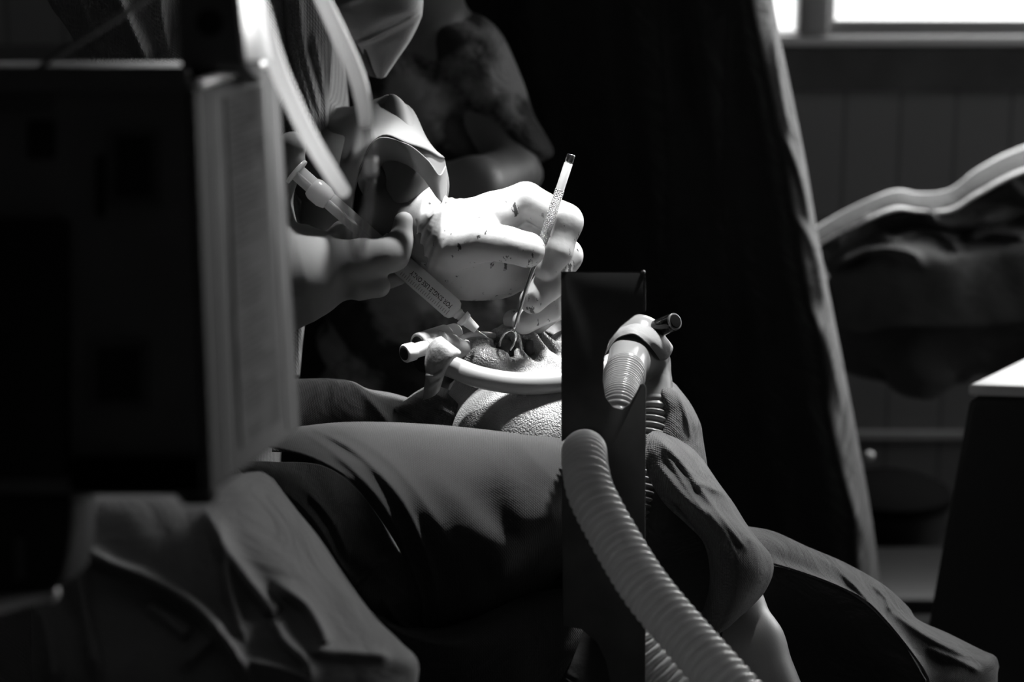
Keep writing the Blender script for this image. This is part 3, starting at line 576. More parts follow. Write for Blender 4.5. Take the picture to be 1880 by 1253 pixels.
# ================================================================== ASSISTANT in the background
an = root('person', 'assistant in a dark printed short-sleeved top sitting behind, arms folded, out of focus', 'person', (-0.1, 2.6, 0))
DA = 2.62
organic('body', [
    ('c', [(P(800, 900, DA + .05), 0.11), (P(800, 560, DA + .05), 0.10), (P(800, 300, DA + .03), 0.085), (P(800, 190, DA + .02), 0.075)], 0.05),
    ('c', [(P(690, 110, DA), 0.045), (P(840, 110, DA), 0.042)], 0.05), ('c', [(P(790, 90, DA), 0.045), (P(765, -30, DA - .03), 0.042)], 0.03),
    ('e', P(750, -110, DA - .06), (0.07, 0.095, 0.085), 0.02), ('e', P(750, -100, DA - .15), (0.012, 0.02, 0.018), 0.008),
    ('c', [(P(845, 115, DA), 0.040), (P(942, 322, DA - .05), 0.030), (P(870, 345, DA - .16), 0.032), (P(740, 350, DA - .18), 0.022), (P(670, 352, DA - .18), 0.018)], 0.02),
    ('c', [(P(690, 110, DA), 0.045), (P(640, 330, DA - .05), 0.036), (P(740, 380, DA - .14), 0.030), (P(880, 375, DA - .13), 0.022)], 0.02),
    ('c', [(P(800, 900, DA + .05), 0.10), (np.array([-.18, 2.45, .58]), 0.065), (np.array([-.18, 2.42, .06]), 0.045)], 0.03), ('c', [(P(800, 900, DA + .05), 0.10), (np.array([.02, 2.45, .58]), 0.065), (np.array([.02, 2.42, .06]), 0.045)], 0.03)],
    M['skin_dark'], 0.009, an, k=0.03)
organic('shirt', [
    ('c', [(P(800, 900, DA + .05), 0.13), (P(800, 560, DA + .05), 0.12), (P(800, 300, DA + .03), 0.095), (P(800, 210, DA + .02), 0.085)], 0.04),
    ('c', [(P(690, 110, DA), 0.055), (P(845, 108, DA), 0.052)], 0.05),
    ('c', [(P(845, 108, DA), 0.052), (P(895, 185, DA - .01), 0.044), (P(940, 275, DA - .03), 0.036)], 0.02), ('c', [(P(690, 110, DA), 0.055), (P(655, 260, DA - .03), 0.05)], 0.02),
    ('c', [(P(965, 262, DA - .02), 0.018), (P(990, 288, DA - .02), 0.010)], 0.012)],
    M['shirt'], 0.006, an, k=0.03, sub=[('c', [(P(760, 60, DA - .16), 0.10), (P(790, 210, DA - .15), 0.05)], 0.01)],
    extra=lambda p, d: d - 0.006 * np.sin(p[:, 0] * 70 + p[:, 2] * 90 + 2 * np.sin(p[:, 2] * 30)) , sm=1)
t = root('chair', 'dark seat under the background assistant', 'chair', (-0.08, 2.62, 0))
MB().box((-.26, 2.45, .50), (.12, 2.80, .545)).build('seat', M['black'], t, bevel=0.01)
for x in (-.24, .10):
    for y in (2.47, 2.78): tube('leg', [(x, y, 0), (x, y, 0.50)], 0.012, M['black'], t, pxs=False, n=4)

# ================================================================== DRAPES OVER THE PATIENT
DR = 'surgical drapes over the patient'
def dr(rows, m, label, **k): return sheet('surgical_drape', rows, m, label=label, cat='drape', **k)
# main drape, centre
dr([[(430, 800, 1.62), (545, 786, 1.66), (620, 778, 1.68), (700, 777, 1.69), (800, 782, 1.69), (900, 792, 1.69), (960, 800, 1.69), (1035, 808, 1.69), (1110, 830, 1.70)],
    [(430, 806, 1.57), (545, 796, 1.61), (620, 792, 1.63), (700, 800, 1.64), (800, 806, 1.64), (900, 816, 1.64), (960, 824, 1.64), (1035, 832, 1.65), (1110, 850, 1.66)],
    [(500, 822, 1.56), (570, 822, 1.58), (640, 830, 1.60), (720, 842, 1.61), (800, 856, 1.61), (900, 872, 1.61), (960, 880, 1.61), (1035, 890, 1.63), (1110, 900, 1.65)],
    [(570, 840, 1.56), (620, 852, 1.57), (690, 872, 1.58), (760, 898, 1.59), (840, 920, 1.59), (900, 940, 1.60), (960, 950, 1.60), (1035, 950, 1.62), (1110, 950, 1.66)],
    [(640, 880, 1.563), (680, 900, 1.568), (740, 930, 1.578), (800, 960, 1.583), (860, 985, 1.588), (920, 1000, 1.598), (970, 1000, 1.618), (1035, 990, 1.648), (1110, 980, 1.688)],
    [(690, 940, 1.580), (730, 970, 1.580), (790, 1000, 1.590), (840, 1020, 1.595), (890, 1040, 1.610), (930, 1050, 1.620), (980, 1040, 1.650), (1035, 1020, 1.690), (1110, 1010, 1.720)],
    [(735, 1010, 1.605), (780, 1040, 1.605), (820, 1060, 1.615), (870, 1075, 1.625), (910, 1080, 1.645), (950, 1080, 1.665), (990, 1065, 1.695), (1035, 1050, 1.725), (1110, 1030, 1.755)],
    [(770, 1090, 1.625), (800, 1110, 1.630), (840, 1120, 1.645), (880, 1125, 1.655), (920, 1115, 1.675), (960, 1105, 1.695), (1000, 1090, 1.725), (1040, 1075, 1.755), (1110, 1060, 1.785)],
    [(778, 1150, 1.650), (800, 1155, 1.660), (840, 1160, 1.680), (880, 1160, 1.690), (920, 1150, 1.710), (960, 1140, 1.730), (1000, 1125, 1.750), (1040, 1110, 1.780), (1110, 1100, 1.810)]],
    M['drape_m'], 'large grey cloth drape with a stitched hem across the middle of the table', nu=170, nv=170, noise=0.0006,
    ridges=[([(548, 790), (620, 840), (690, 910), (740, 1000), (770, 1090), (778, 1150)], 7, 0.006), ([(560, 782), (650, 830), (730, 910), (775, 1000), (800, 1080)], 7, 0.008),
            ([(600, 780), (690, 830), (760, 900), (830, 1000)], 14, 0.004), ([(940, 800), (985, 850), (1035, 900)], 20, 0.004), ([(1040, 930), (960, 1000), (880, 1090)], 22, 0.004)])
# layer below it
dr([[(430, 850, 1.630), (500, 850, 1.640), (600, 860, 1.670), (680, 930, 1.690), (760, 1050, 1.710)],
    [(440, 862, 1.600), (520, 890, 1.610), (620, 930, 1.640), (700, 1000, 1.660), (790, 1100, 1.690)],
    [(490, 900, 1.590), (560, 950, 1.600), (640, 1000, 1.620), (710, 1060, 1.640), (800, 1120, 1.680)],
    [(560, 960, 1.600), (600, 1010, 1.600), (660, 1050, 1.620), (730, 1090, 1.640), (810, 1140, 1.680)],
    [(630, 1060, 1.610), (660, 1080, 1.610), (700, 1100, 1.630), (750, 1130, 1.650), (820, 1170, 1.690)],
    [(650, 1110, 1.630), (680, 1120, 1.630), (720, 1140, 1.650), (760, 1170, 1.670), (830, 1220, 1.710)]], M['drape_d'], 'darker drape layer showing below the stitched hem', nu=110, nv=110, noise=0.002,
    ridges=[([(460, 860), (560, 940), (620, 1030), (650, 1080)], 8, 0.008), ([(640, 1090), (700, 1040), (760, 1020)], 8, 0.012), ([(560, 900), (610, 960), (640, 1030)], 8, 0.006), ([(700, 1100), (740, 1150), (800, 1180)], 8, 0.010)])
# back drapes: dark edge left, twill peak
dr([[(500, 700, 1.80), (545, 698, 1.82), (600, 697, 1.83), (645, 702, 1.83), (675, 716, 1.83), (720, 724, 1.83), (780, 742, 1.83), (850, 765, 1.82), (910, 785, 1.80), (960, 800, 1.78)],
    [(500, 708, 1.76), (545, 706, 1.78), (600, 706, 1.79), (645, 712, 1.79), (675, 726, 1.79), (720, 736, 1.79), (780, 754, 1.79), (850, 776, 1.78), (910, 796, 1.77), (960, 812, 1.76)],
    [(500, 760, 1.72), (545, 760, 1.74), (600, 760, 1.75), (645, 765, 1.75), (675, 770, 1.75), (720, 780, 1.75), (780, 790, 1.75), (850, 800, 1.75), (910, 810, 1.74), (960, 820, 1.73)],
    [(500, 830, 1.71), (545, 830, 1.72), (600, 830, 1.73), (645, 835, 1.73), (675, 840, 1.73), (720, 845, 1.73), (780, 850, 1.73), (850, 850, 1.73), (910, 850, 1.73), (960, 850, 1.72)]],
    M['drape_d'], 'dark drape with a soft rolled edge behind the main drape', nu=120, nv=50, ridges=[([(650, 705), (690, 750), (720, 790)], 9, 0.008), ([(700, 722), (800, 750), (900, 785)], 5, 0.005)])
dr([[(725, 748, 1.80), (745, 735, 1.81), (770, 718, 1.82), (795, 709, 1.82), (830, 722, 1.80), (870, 745, 1.78), (910, 772, 1.765), (942, 796, 1.755)],
    [(725, 752, 1.77), (748, 742, 1.77), (772, 728, 1.775), (796, 722, 1.775), (826, 732, 1.765), (862, 752, 1.755), (900, 776, 1.75), (934, 800, 1.745)],
    [(730, 770, 1.765), (755, 765, 1.76), (780, 760, 1.76), (800, 758, 1.755), (826, 762, 1.75), (855, 775, 1.748), (890, 792, 1.745), (925, 808, 1.74)],
    [(735, 800, 1.76), (760, 800, 1.755), (785, 800, 1.75), (805, 800, 1.745), (830, 805, 1.742), (855, 810, 1.74), (885, 815, 1.74), (915, 820, 1.735)]],
    M['drape'], 'ribbed cloth corner folded into a peak against the patient neck', nu=100, nv=60, ridges=[([(790, 722), (850, 750), (925, 795)], 6, 0.004), ([(800, 745), (850, 770), (890, 790)], 8, 0.006)])
# pale drape, foreground left
dr([[(60, 905, 1.40), (140, 905, 1.38), (220, 900, 1.38), (300, 898, 1.38), (370, 892, 1.39), (430, 875, 1.42), (475, 868, 1.47), (500, 880, 1.52)],
    [(60, 925, 1.34), (140, 925, 1.32), (220, 922, 1.32), (300, 920, 1.33), (380, 915, 1.35), (450, 905, 1.38), (515, 920, 1.42), (545, 940, 1.48)],
    [(60, 990, 1.31), (140, 985, 1.29), (240, 985, 1.29), (330, 980, 1.30), (410, 970, 1.31), (480, 960, 1.34), (560, 980, 1.38), (585, 990, 1.44)],
    [(60, 1060, 1.30), (140, 1060, 1.28), (240, 1050, 1.28), (340, 1045, 1.28), (430, 1040, 1.29), (520, 1040, 1.31), (610, 1060, 1.36), (635, 1065, 1.42)],
    [(60, 1130, 1.28), (150, 1130, 1.27), (260, 1125, 1.27), (370, 1120, 1.27), (470, 1120, 1.28), (570, 1120, 1.30), (665, 1130, 1.34), (685, 1132, 1.40)],
    [(60, 1190, 1.26), (160, 1190, 1.25), (280, 1190, 1.25), (400, 1190, 1.25), (510, 1190, 1.26), (620, 1185, 1.28), (715, 1180, 1.32), (735, 1182, 1.38)],
    [(60, 1250, 1.25), (160, 1250, 1.24), (290, 1250, 1.24), (420, 1245, 1.24), (540, 1240, 1.25), (660, 1230, 1.27), (748, 1215, 1.30), (766, 1218, 1.36)],
    [(60, 1330, 1.25), (160, 1330, 1.24), (290, 1330, 1.24), (420, 1330, 1.24), (540, 1320, 1.25), (660, 1300, 1.27), (745, 1275, 1.31), (760, 1280, 1.36)]],
    M['drape_l'], 'pale out-of-focus drape heaped in the lower left foreground', nu=190, nv=170, noise=0.0008,
    ridges=[([(135, 1000), (200, 1035), (270, 1062), (340, 1100), (385, 1140), (430, 1200), (460, 1250)], 12, 0.022), ([(380, 940), (410, 1000), (450, 1060), (490, 1110), (502, 1130)], 13, 0.016), ([(400, 960), (415, 1060), (430, 1120), (450, 1185)], 11, 0.014),
            ([(500, 1070), (560, 1110), (590, 1160), (600, 1190)], 13, 0.016), ([(500, 1135), (520, 1175), (560, 1215), (575, 1253)], 11, 0.014), ([(560, 1195), (650, 1200), (720, 1205)], 12, 0.014), ([(270, 1110), (310, 1140), (350, 1170)], 14, 0.012),
            ([(75, 1110), (90, 1180), (100, 1260)], 16, 0.016), ([(130, 1000), (155, 1120), (180, 1250)], 13, 0.014), ([(330, 1230), (390, 1170), (395, 1140)], 10, 0.010), ([(450, 1215), (520, 1230), (570, 1250)], 10, 0.012)])
# low dark drape bottom centre
dr([[(660, 1110, 1.66), (740, 1150, 1.66), (820, 1150, 1.67), (900, 1115, 1.69), (960, 1090, 1.71), (1010, 1080, 1.73), (1100, 1070, 1.75)],
    [(670, 1125, 1.62), (745, 1165, 1.62), (820, 1168, 1.63), (900, 1140, 1.64), (960, 1115, 1.66), (1010, 1105, 1.68), (1100, 1095, 1.72)],
    [(720, 1190, 1.64), (790, 1200, 1.63), (850, 1205, 1.63), (900, 1205, 1.64), (960, 1200, 1.65), (1010, 1195, 1.68), (1100, 1190, 1.72)],
    [(730, 1300, 1.70), (790, 1310, 1.70), (850, 1320, 1.70), (900, 1320, 1.70), (960, 1330, 1.71), (1010, 1330, 1.72), (1100, 1330, 1.75)]], M['drape_d'], 'dark drape sagging under the main drape at the bottom centre', nu=90, nv=60)
# black sheet standing in for the shaded hollow right of the steel plate
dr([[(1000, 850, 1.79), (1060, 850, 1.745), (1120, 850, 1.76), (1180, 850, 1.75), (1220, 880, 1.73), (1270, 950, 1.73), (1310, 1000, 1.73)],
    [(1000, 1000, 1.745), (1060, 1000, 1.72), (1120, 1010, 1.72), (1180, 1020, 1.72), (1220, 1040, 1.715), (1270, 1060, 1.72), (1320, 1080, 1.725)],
    [(1000, 1320, 1.70), (1060, 1320, 1.69), (1120, 1320, 1.69), (1180, 1320, 1.69), (1230, 1320, 1.70), (1280, 1330, 1.72), (1340, 1340, 1.735)]], M['curtain'], 'nearly black sheet standing in for shade in the hollow between the tubing and the patient arm', nu=60, nv=50)
# right drapes
dr([[(1196, 700, 1.76), (1205, 690, 1.77), (1222, 694, 1.79), (1240, 708, 1.82)],
    [(1206, 730, 1.75), (1222, 720, 1.745), (1245, 724, 1.76), (1266, 742, 1.81)],
    [(1208, 780, 1.75), (1232, 760, 1.74), (1260, 762, 1.75), (1284, 778, 1.80)],
    [(1196, 820, 1.74), (1232, 806, 1.735), (1262, 806, 1.75), (1289, 806, 1.80)],
    [(1190, 860, 1.74), (1235, 850, 1.735), (1270, 850, 1.75), (1296, 850, 1.80)],
    [(1190, 900, 1.76), (1235, 890, 1.76), (1280, 885, 1.77), (1300, 880, 1.82)]], M['drape'], 'upper fold of ribbed drape behind the breathing tube', nu=60, nv=90,
    ridges=[([(1235, 700), (1258, 760), (1268, 810)], 5, 0.006), ([(1262, 745), (1276, 790), (1280, 830)], 5, 0.006)])
dr([[(1186, 800, 1.70), (1202, 793, 1.72), (1230, 802, 1.73), (1262, 818, 1.75), (1290, 846, 1.79)],
    [(1184, 850, 1.69), (1205, 820, 1.69), (1245, 830, 1.70), (1290, 860, 1.73), (1318, 888, 1.78)],
    [(1196, 884, 1.70), (1225, 868, 1.68), (1270, 880, 1.685), (1320, 905, 1.71), (1345, 925, 1.77)],
    [(1222, 925, 1.70), (1255, 915, 1.67), (1295, 925, 1.67), (1340, 945, 1.70), (1368, 962, 1.76)],
    [(1262, 962, 1.70), (1290, 952, 1.665), (1325, 958, 1.66), (1365, 975, 1.69), (1390, 992, 1.75)],
    [(1292, 995, 1.71), (1320, 990, 1.66), (1350, 990, 1.655), (1390, 1005, 1.68), (1414, 1022, 1.74)],
    [(1304, 1040, 1.71), (1325, 1035, 1.66), (1355, 1035, 1.65), (1395, 1045, 1.67), (1418, 1050, 1.73)],
    [(1302, 1090, 1.71), (1320, 1085, 1.67), (1345, 1085, 1.655), (1380, 1082, 1.67), (1404, 1084, 1.72)],
    [(1288, 1130, 1.72), (1305, 1130, 1.68), (1328, 1130, 1.665), (1356, 1122, 1.675), (1380, 1112, 1.72)],
    [(1272, 1160, 1.74), (1290, 1166, 1.70), (1310, 1166, 1.69), (1330, 1156, 1.70), (1345, 1144, 1.73)]], M['drape'], 'grey drape folded over the patient arm like a sleeve', nu=130, nv=190, noise=0.0009,
    ridges=[([(1200, 800), (1250, 850), (1300, 920), (1350, 985), (1370, 1010)], 8, 0.010), ([(1205, 850), (1245, 900), (1290, 945), (1320, 985)], 8, 0.009), ([(1215, 905), (1260, 955), (1298, 1000), (1310, 1060), (1303, 1120)], 5, 0.010),
            ([(1275, 885), (1310, 900), (1345, 912)], 7, 0.009), ([(1270, 820), (1295, 850), (1305, 885)], 7, 0.008), ([(1290, 930), (1330, 980), (1355, 1030)], 7, 0.007), ([(1320, 920), (1360, 970), (1380, 1000)], 6, 0.006), ([(1220, 830), (1265, 905), (1300, 950)], 5, 0.004)])
dr([[(1370, 968, 1.84), (1420, 978, 1.86), (1480, 1005, 1.87), (1550, 1035, 1.88), (1620, 1075, 1.89), (1665, 1115, 1.90), (1685, 1140, 1.90), (1740, 1165, 1.90), (1800, 1195, 1.90), (1826, 1207, 1.90), (1833, 1225, 1.92)],
    [(1370, 985, 1.80), (1425, 1000, 1.82), (1485, 1028, 1.83), (1550, 1060, 1.84), (1610, 1100, 1.84), (1650, 1135, 1.84), (1690, 1160, 1.84), (1740, 1190, 1.84), (1785, 1215, 1.85), (1815, 1225, 1.86), (1830, 1240, 1.90)],
    [(1372, 1010, 1.78), (1425, 1025, 1.80), (1485, 1048, 1.81), (1550, 1080, 1.81), (1600, 1115, 1.81), (1640, 1155, 1.81), (1680, 1195, 1.81), (1720, 1225, 1.82), (1760, 1245, 1.82), (1800, 1260, 1.85), (1830, 1275, 1.90)],
    [(1378, 1028, 1.775), (1425, 1038, 1.785), (1480, 1055, 1.79), (1540, 1078, 1.79), (1590, 1105, 1.79), (1630, 1145, 1.79), (1670, 1195, 1.79), (1700, 1240, 1.80), (1720, 1290, 1.81), (1780, 1310, 1.85), (1830, 1320, 1.90)]], M['drape'], 'long drape edge trailing down to the lower right corner, open end like a cuff', nu=170, nv=70,
    ridges=[([(1540, 1050), (1580, 1090), (1620, 1140), (1665, 1200), (1700, 1250)], 6, 0.012), ([(1600, 1075), (1625, 1100), (1635, 1125)], 5, 0.010), ([(1630, 1120), (1700, 1170), (1780, 1210)], 7, 0.010), ([(1440, 995), (1520, 1035), (1590, 1085)], 8, 0.008), ([(1700, 1190), (1760, 1215), (1800, 1235)], 6, 0.008)])
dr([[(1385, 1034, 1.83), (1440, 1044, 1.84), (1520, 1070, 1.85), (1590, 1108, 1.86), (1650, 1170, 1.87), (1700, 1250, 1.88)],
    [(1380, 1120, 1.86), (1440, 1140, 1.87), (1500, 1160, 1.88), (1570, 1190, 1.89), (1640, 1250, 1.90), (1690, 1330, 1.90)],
    [(1380, 1350, 1.90), (1440, 1350, 1.90), (1500, 1350, 1.90), (1570, 1350, 1.90), (1640, 1360, 1.90), (1690, 1370, 1.90)]], M['curtain'], 'black sheet standing in for the shaded underside of the drape at the lower right', nu=60, nv=40)  # black colour stands in for shade under the drape

# ================================================================== SYRINGE
t = root('syringe', 'clear plastic syringe printed FOR SINGLE USE ONLY, pointing down at the nose', 'syringe', Q(835, 570, 0))
S0, S1 = Q(700, 453.5, 0), Q(835, 571, 0); ax = (S1 - S0) / np.linalg.norm(S1 - S0); Ls = np.linalg.norm(S1 - S0); rb = 0.0081
lathe('barrel', S0, S1, [(0, rb), (0.96, rb), (1.0, rb * 0.88), (1.03, rb * 0.5)], M['syr'], t)
lathe('nozzle', S1, S1 + ax * 0.0165, [(0, 0.0042), (0.25, 0.0042), (0.27, 0.0036), (0.55, 0.0036), (0.57, 0.0030), (1, 0.0026)], M['white_pl'], t)
lathe('needle_hub', S1 + ax * 0.007, S1 + ax * 0.021, [(0, 0.0058), (0.25, 0.0052), (0.3, 0.0042), (0.9, 0.0032), (1, 0.0030)], M['white_pl'], t)
tube('needle', [tuple(S1 + ax * 0.021), tuple(Q(899, 623, 2))], 0.00035, M['steel'], t, pxs=False, n=4, seg=8)
b0 = S0 - ax * 0.002
lathe('finger_flange', b0 - ax * 0.0015, b0 + ax * 0.0015, [(0, 0.0112), (1, 0.0112)], M['syr'], t)
PL = Q(545, 316, 0)
side = np.cross(ax, cF); side /= np.linalg.norm(side)
b = MB()
for v1, v2 in ((side, cF), (cF, side)):
    for_ = [S0 + ax * 0.03 + v1 * 0.0062 + v2 * .0007, S0 + ax * 0.03 - v1 * 0.0062 + v2 * .0007, PL - v1 * 0.0062 + v2 * .0007, PL + v1 * 0.0062 + v2 * .0007]
    b.prism(for_, -v2 * 0.0014)
b.build('plunger_rod', M['syr'], t, bevel=0.0003, smooth=False)
lathe('plunger_collar', Q(572, 342, 0), Q(604, 370, 0), [(0, 0.0072), (0.2, 0.0085), (0.7, 0.0085), (1, 0.0066)], M['syr'], t)
lathe('thumb_press', PL - ax * 0.0015, PL + ax * 0.001, [(0, 0.0105), (1, 0.0105)], M['syr'], t)
lathe('rubber_stopper', S0 + ax * 0.026, S0 + ax * 0.032, [(0, 0.0071), (1, 0.0071)], M['casing'], t)
def on_barrel(s, a):
    """point on the barrel at s metres along, angle a from the side that faces the camera"""
    f = -cF + (cF @ ax) * ax; f /= np.linalg.norm(f); g = np.cross(ax, f)
    return S0 + ax * s + (rb + 0.00012) * (math.cos(a) * f + math.sin(a) * g)
def textmesh(body, size):
    c = bpy.data.curves.new('t', 'FONT'); c.body = body; c.size = size; c.offset = size * 0.012; c.resolution_u = 3
    o = bpy.data.objects.new('t', c); COL.objects.link(o); dg = bpy.context.evaluated_depsgraph_get(); me = bpy.data.meshes.new_from_object(o.evaluated_get(dg))
    V = [tuple(v.co) for v in me.vertices]; Fc = [tuple(p.vertices) for p in me.polygons]; bpy.data.objects.remove(o); bpy.data.meshes.remove(me); return V, Fc
V, Fc = textmesh('FOR SINGLE USE ONLY', 0.0050)
V = np.array(V); wdt = V[:, 0].max(); sc_ = 0.0385 / wdt
VV = [on_barrel(Ls - 0.0035 - x * sc_, (y * 1.0 - 0.0017) / rb - 0.05) for x, y, z in V]
obj('printed_text', VV, Fc, M['ink'], t, smooth=False)
b = MB()
for i in range(24):
    s = Ls - 0.003 - i * 0.0019; ln = 0.0050 if i % 5 == 0 else 0.0034
    a0, a1 = 0.86, 0.86 - ln / rb
    A = [on_barrel(s - .00013, a0), on_barrel(s + .00013, a0)]; 
    pts = [on_barrel(s - .00013, a0 + (a1 - a0) * q / 4) for q in range(5)] + [on_barrel(s + .00013, a0 + (a1 - a0) * q / 4) for q in range(5)]
    b.add(pts, [(q, q + 1, q + 6, q + 5) for q in range(4)])
b.build('graduation_marks', M['ink'], t, smooth=False)

# ================================================================== HOOK RETRACTOR
t = root('hook_retractor', 'slim steel retractor with knurled handle and forked hook held in the white glove', 'surgical instrument', Q(942, 608, 0))
h0, h1 = Q(1049, 284, -20), Q(994, 452, -21)
lathe('handle', h0 + (h1 - h0) * 0.09, h1, [(0, 0.0028), (0.01, 0.0032), (0.98, 0.0032), (1, 0.0026)], M['satin'], t, seg=8)
lathe('end_cap', h0, h0 + (h1 - h0) * 0.09, [(0, 0.0026), (0.05, 0.0030), (0.95, 0.0030), (1, 0.0026)], M['steel'], t)
lathe('knurled_grip', h0 + (h1 - h0) * 0.38, h0 + (h1 - h0) * 0.97, [(0, 0.0033), (0.01, 0.00345), (0.99, 0.00345), (1, 0.0033)], M['knurl'], t)
tube('shaft', [(994, 452, 1.729), (975, 503, 1.731), (958, 558, 1.736), (943, 606, 1.739)], [0.0024, 0.0018, 0.0014, 0.0009], M['steel'], t, n=30, seg=12)
tube('forked_hook', [(917, 636, 1.750), (920, 624, 1.744), (928, 612, 1.740), (940, 607, 1.739), (947, 615, 1.740), (945, 628, 1.742), (937, 643, 1.750)], 0.00085, M['steel'], t, n=50, seg=10)

# ================================================================== BREATHING CIRCUIT
t = root('airway_tube', 'smooth milky breathing tube curving across the patient lips, taped at the left end', 'tube', Q(900, 700, -50))
tube('tube', [(806, 664, 1.715), (835, 676, 1.71), (880, 693, 1.70), (945, 704, 1.70), (1010, 703, 1.705), (1080, 690, 1.72), (1140, 660, 1.74)], 0.0078, M['et'], t, n=60, seg=32)
sheet('tape', [[(782, 652, 1.725), (788, 634, 1.715), (800, 622, 1.71), (810, 618, 1.715)],
    [(780, 668, 1.715), (794, 645, 1.70), (815, 633, 1.695), (830, 634, 1.705)],
    [(782, 685, 1.712), (800, 668, 1.695), (826, 650, 1.690), (846, 648, 1.70)],
    [(781, 700, 1.715), (798, 688, 1.70), (818, 672, 1.692), (832, 660, 1.698)],
    [(779, 712, 1.72), (792, 708, 1.71), (806, 696, 1.705), (818, 682, 1.705)],
    [(777, 735, 1.725), (788, 732, 1.718), (798, 726, 1.715), (806, 718, 1.72)]], M['tape'], t, nu=50, nv=60, thick=0.0006, ridges=[([(782, 690), (800, 690), (822, 676)], 3, 0.004), ([(786, 715), (798, 705), (812, 695)], 3, 0.004)], label='crumpled tape strip')
t = root('tube_connector', 'white cylindrical connector with an open side port at the left end of the airway tube', 'connector', Q(790, 630, 0))
lathe('cylinder', Q(768, 634, -16), Q(838, 611, 12), [(0, 0.0080), (0.02, 0.0088), (0.72, 0.0086), (0.74, 0.0075), (0.97, 0.0072), (1, 0.0068)], M['white_pl'], t)
lathe('bore', Q(767, 634.5, -16.8), Q(772, 633, -15), [(0, 0.0066), (1, 0.0066)], M['black'], t, label='black disc painting the dark of the open end')  # solid black disc in place of the shaded opening
lathe('side_port', Q(742, 650, -30), Q(800, 634, -14), [(0, 0.0062), (0.04, 0.0068), (0.3, 0.0066), (0.32, 0.0054), (0.7, 0.0054), (0.72, 0.0064), (1, 0.0064)], M['white_pl'], t)
lathe('port_bore_disc', Q(741, 650.2, -30.6), Q(746, 649, -29), [(0, 0.0048), (1, 0.0048)], M['black'], t, label='black disc painting the dark inside the side port')  # black disc, shade inside the port put into its colour
lathe('seal_ring', Q(776, 660, -12), Q(784, 657, -8), [(0, 0.0100), (1, 0.0100)], M['black'], t)
lathe('clear_sleeve', Q(805, 634, -12), Q(852, 640, 4), [(0, 0.0105), (0.5, 0.0100), (0.52, 0.0085), (1, 0.0075)], M['conn'], t)
tube('suction_line', [(835, 632, 1.745), (858, 616, 1.75), (890, 614, 1.765), (925, 620, 1.79)], 0.0021, M['conn'], t, n=40, seg=12)

t = root('wye_connector', 'taped breathing Y-piece at the right of the steel plate, with a black side cap', 'connector', Q(1170, 660, 0))
organic('wye_body', [('c', [(Q(1168, 628, 20), 0.0200), (Q(1160, 655, 5), 0.0170), (Q(1150, 672, -20), 0.0150)], 0.006), ('c', [(Q(1178, 630, 20), 0.018), (Q(1196, 665, 15), 0.0130), (Q(1203, 700, 12), 0.0125)], 0.006)], M['tube_w'], 0.0011, t, pad=0.004)
corrugated('near_limb', [(1155, 655, 1.742), (1148, 684, 1.712), (1140, 718, 1.675), (1137, 740, 1.645), (1134, 765, 1.625), (1130, 800, 1.62)], [0.0150, 0.0142, 0.0130, 0.0125, 0.012, 0.012], M['tube_w'], parent=t, pitch=0.0044, amp=0.0013, smooth_to=0.028)
corrugated('far_limb', [(1196, 672, 1.765), (1204, 710, 1.76), (1203, 755, 1.752), (1194, 810, 1.745), (1180, 880, 1.74), (1165, 960, 1.735)], [0.0125, 0.0122, 0.0112, 0.0105, 0.0105, 0.0105], M['tube_w'], parent=t, pitch=0.0048, amp=0.0012, smooth_to=0.026)
lathe('black_cap', Q(1206, 604, 10), Q(1238, 591, -4), [(0, 0.0062), (0.04, 0.0066), (0.93, 0.0066), (1, 0.0058)], M['gloss'], t)
lathe('cap_rim', Q(1236, 591.8, -3), Q(1240, 590.2, -4.8), [(0, 0.0062), (1, 0.0062)], M['rim'], t, label='pale rim of the cap')
lathe('cap_recess_disc', Q(1239, 590.6, -4.5), Q(1241, 589.8, -5.4), [(0, 0.0050), (1, 0.0050)], M['lid'], t, label='flat black disc painting the dark hollow of the cap')  # black disc over the cap end in place of a shaded hollow
ringloft('tape', [
    [(1108, 672, 1.755), (1116, 640, 1.745), (1140, 618, 1.735), (1165, 614, 1.73), (1192, 632, 1.735), (1208, 652, 1.745), (1212, 664, 1.76), (1200, 640, 1.79), (1140, 630, 1.80)],
    [(1110, 655, 1.765), (1120, 625, 1.75), (1142, 606, 1.742), (1165, 606, 1.737), (1196, 620, 1.737), (1216, 640, 1.742), (1228, 655, 1.76), (1205, 625, 1.80), (1140, 615, 1.81)],
    [(1116, 640, 1.775), (1128, 612, 1.762), (1145, 600, 1.755), (1170, 597, 1.75), (1198, 606, 1.748), (1222, 626, 1.752), (1235, 640, 1.765), (1205, 610, 1.81), (1145, 602, 1.82)],
    [(1128, 620, 1.79), (1138, 603, 1.785), (1150, 596, 1.78), (1174, 593, 1.775), (1196, 597, 1.775), (1212, 612, 1.775), (1218, 625, 1.78), (1195, 604, 1.82), (1150, 598, 1.82)],
    [(1150, 612, 1.80), (1154, 606, 1.80), (1160, 604, 1.80), (1170, 602, 1.80), (1180, 604, 1.80), (1186, 608, 1.80), (1186, 614, 1.80), (1175, 612, 1.81), (1160, 612, 1.81)]], M['tape_l'], t, disp=0.0016, thick=0.0006, label='crumpled pale tape wrapped over the Y-piece')

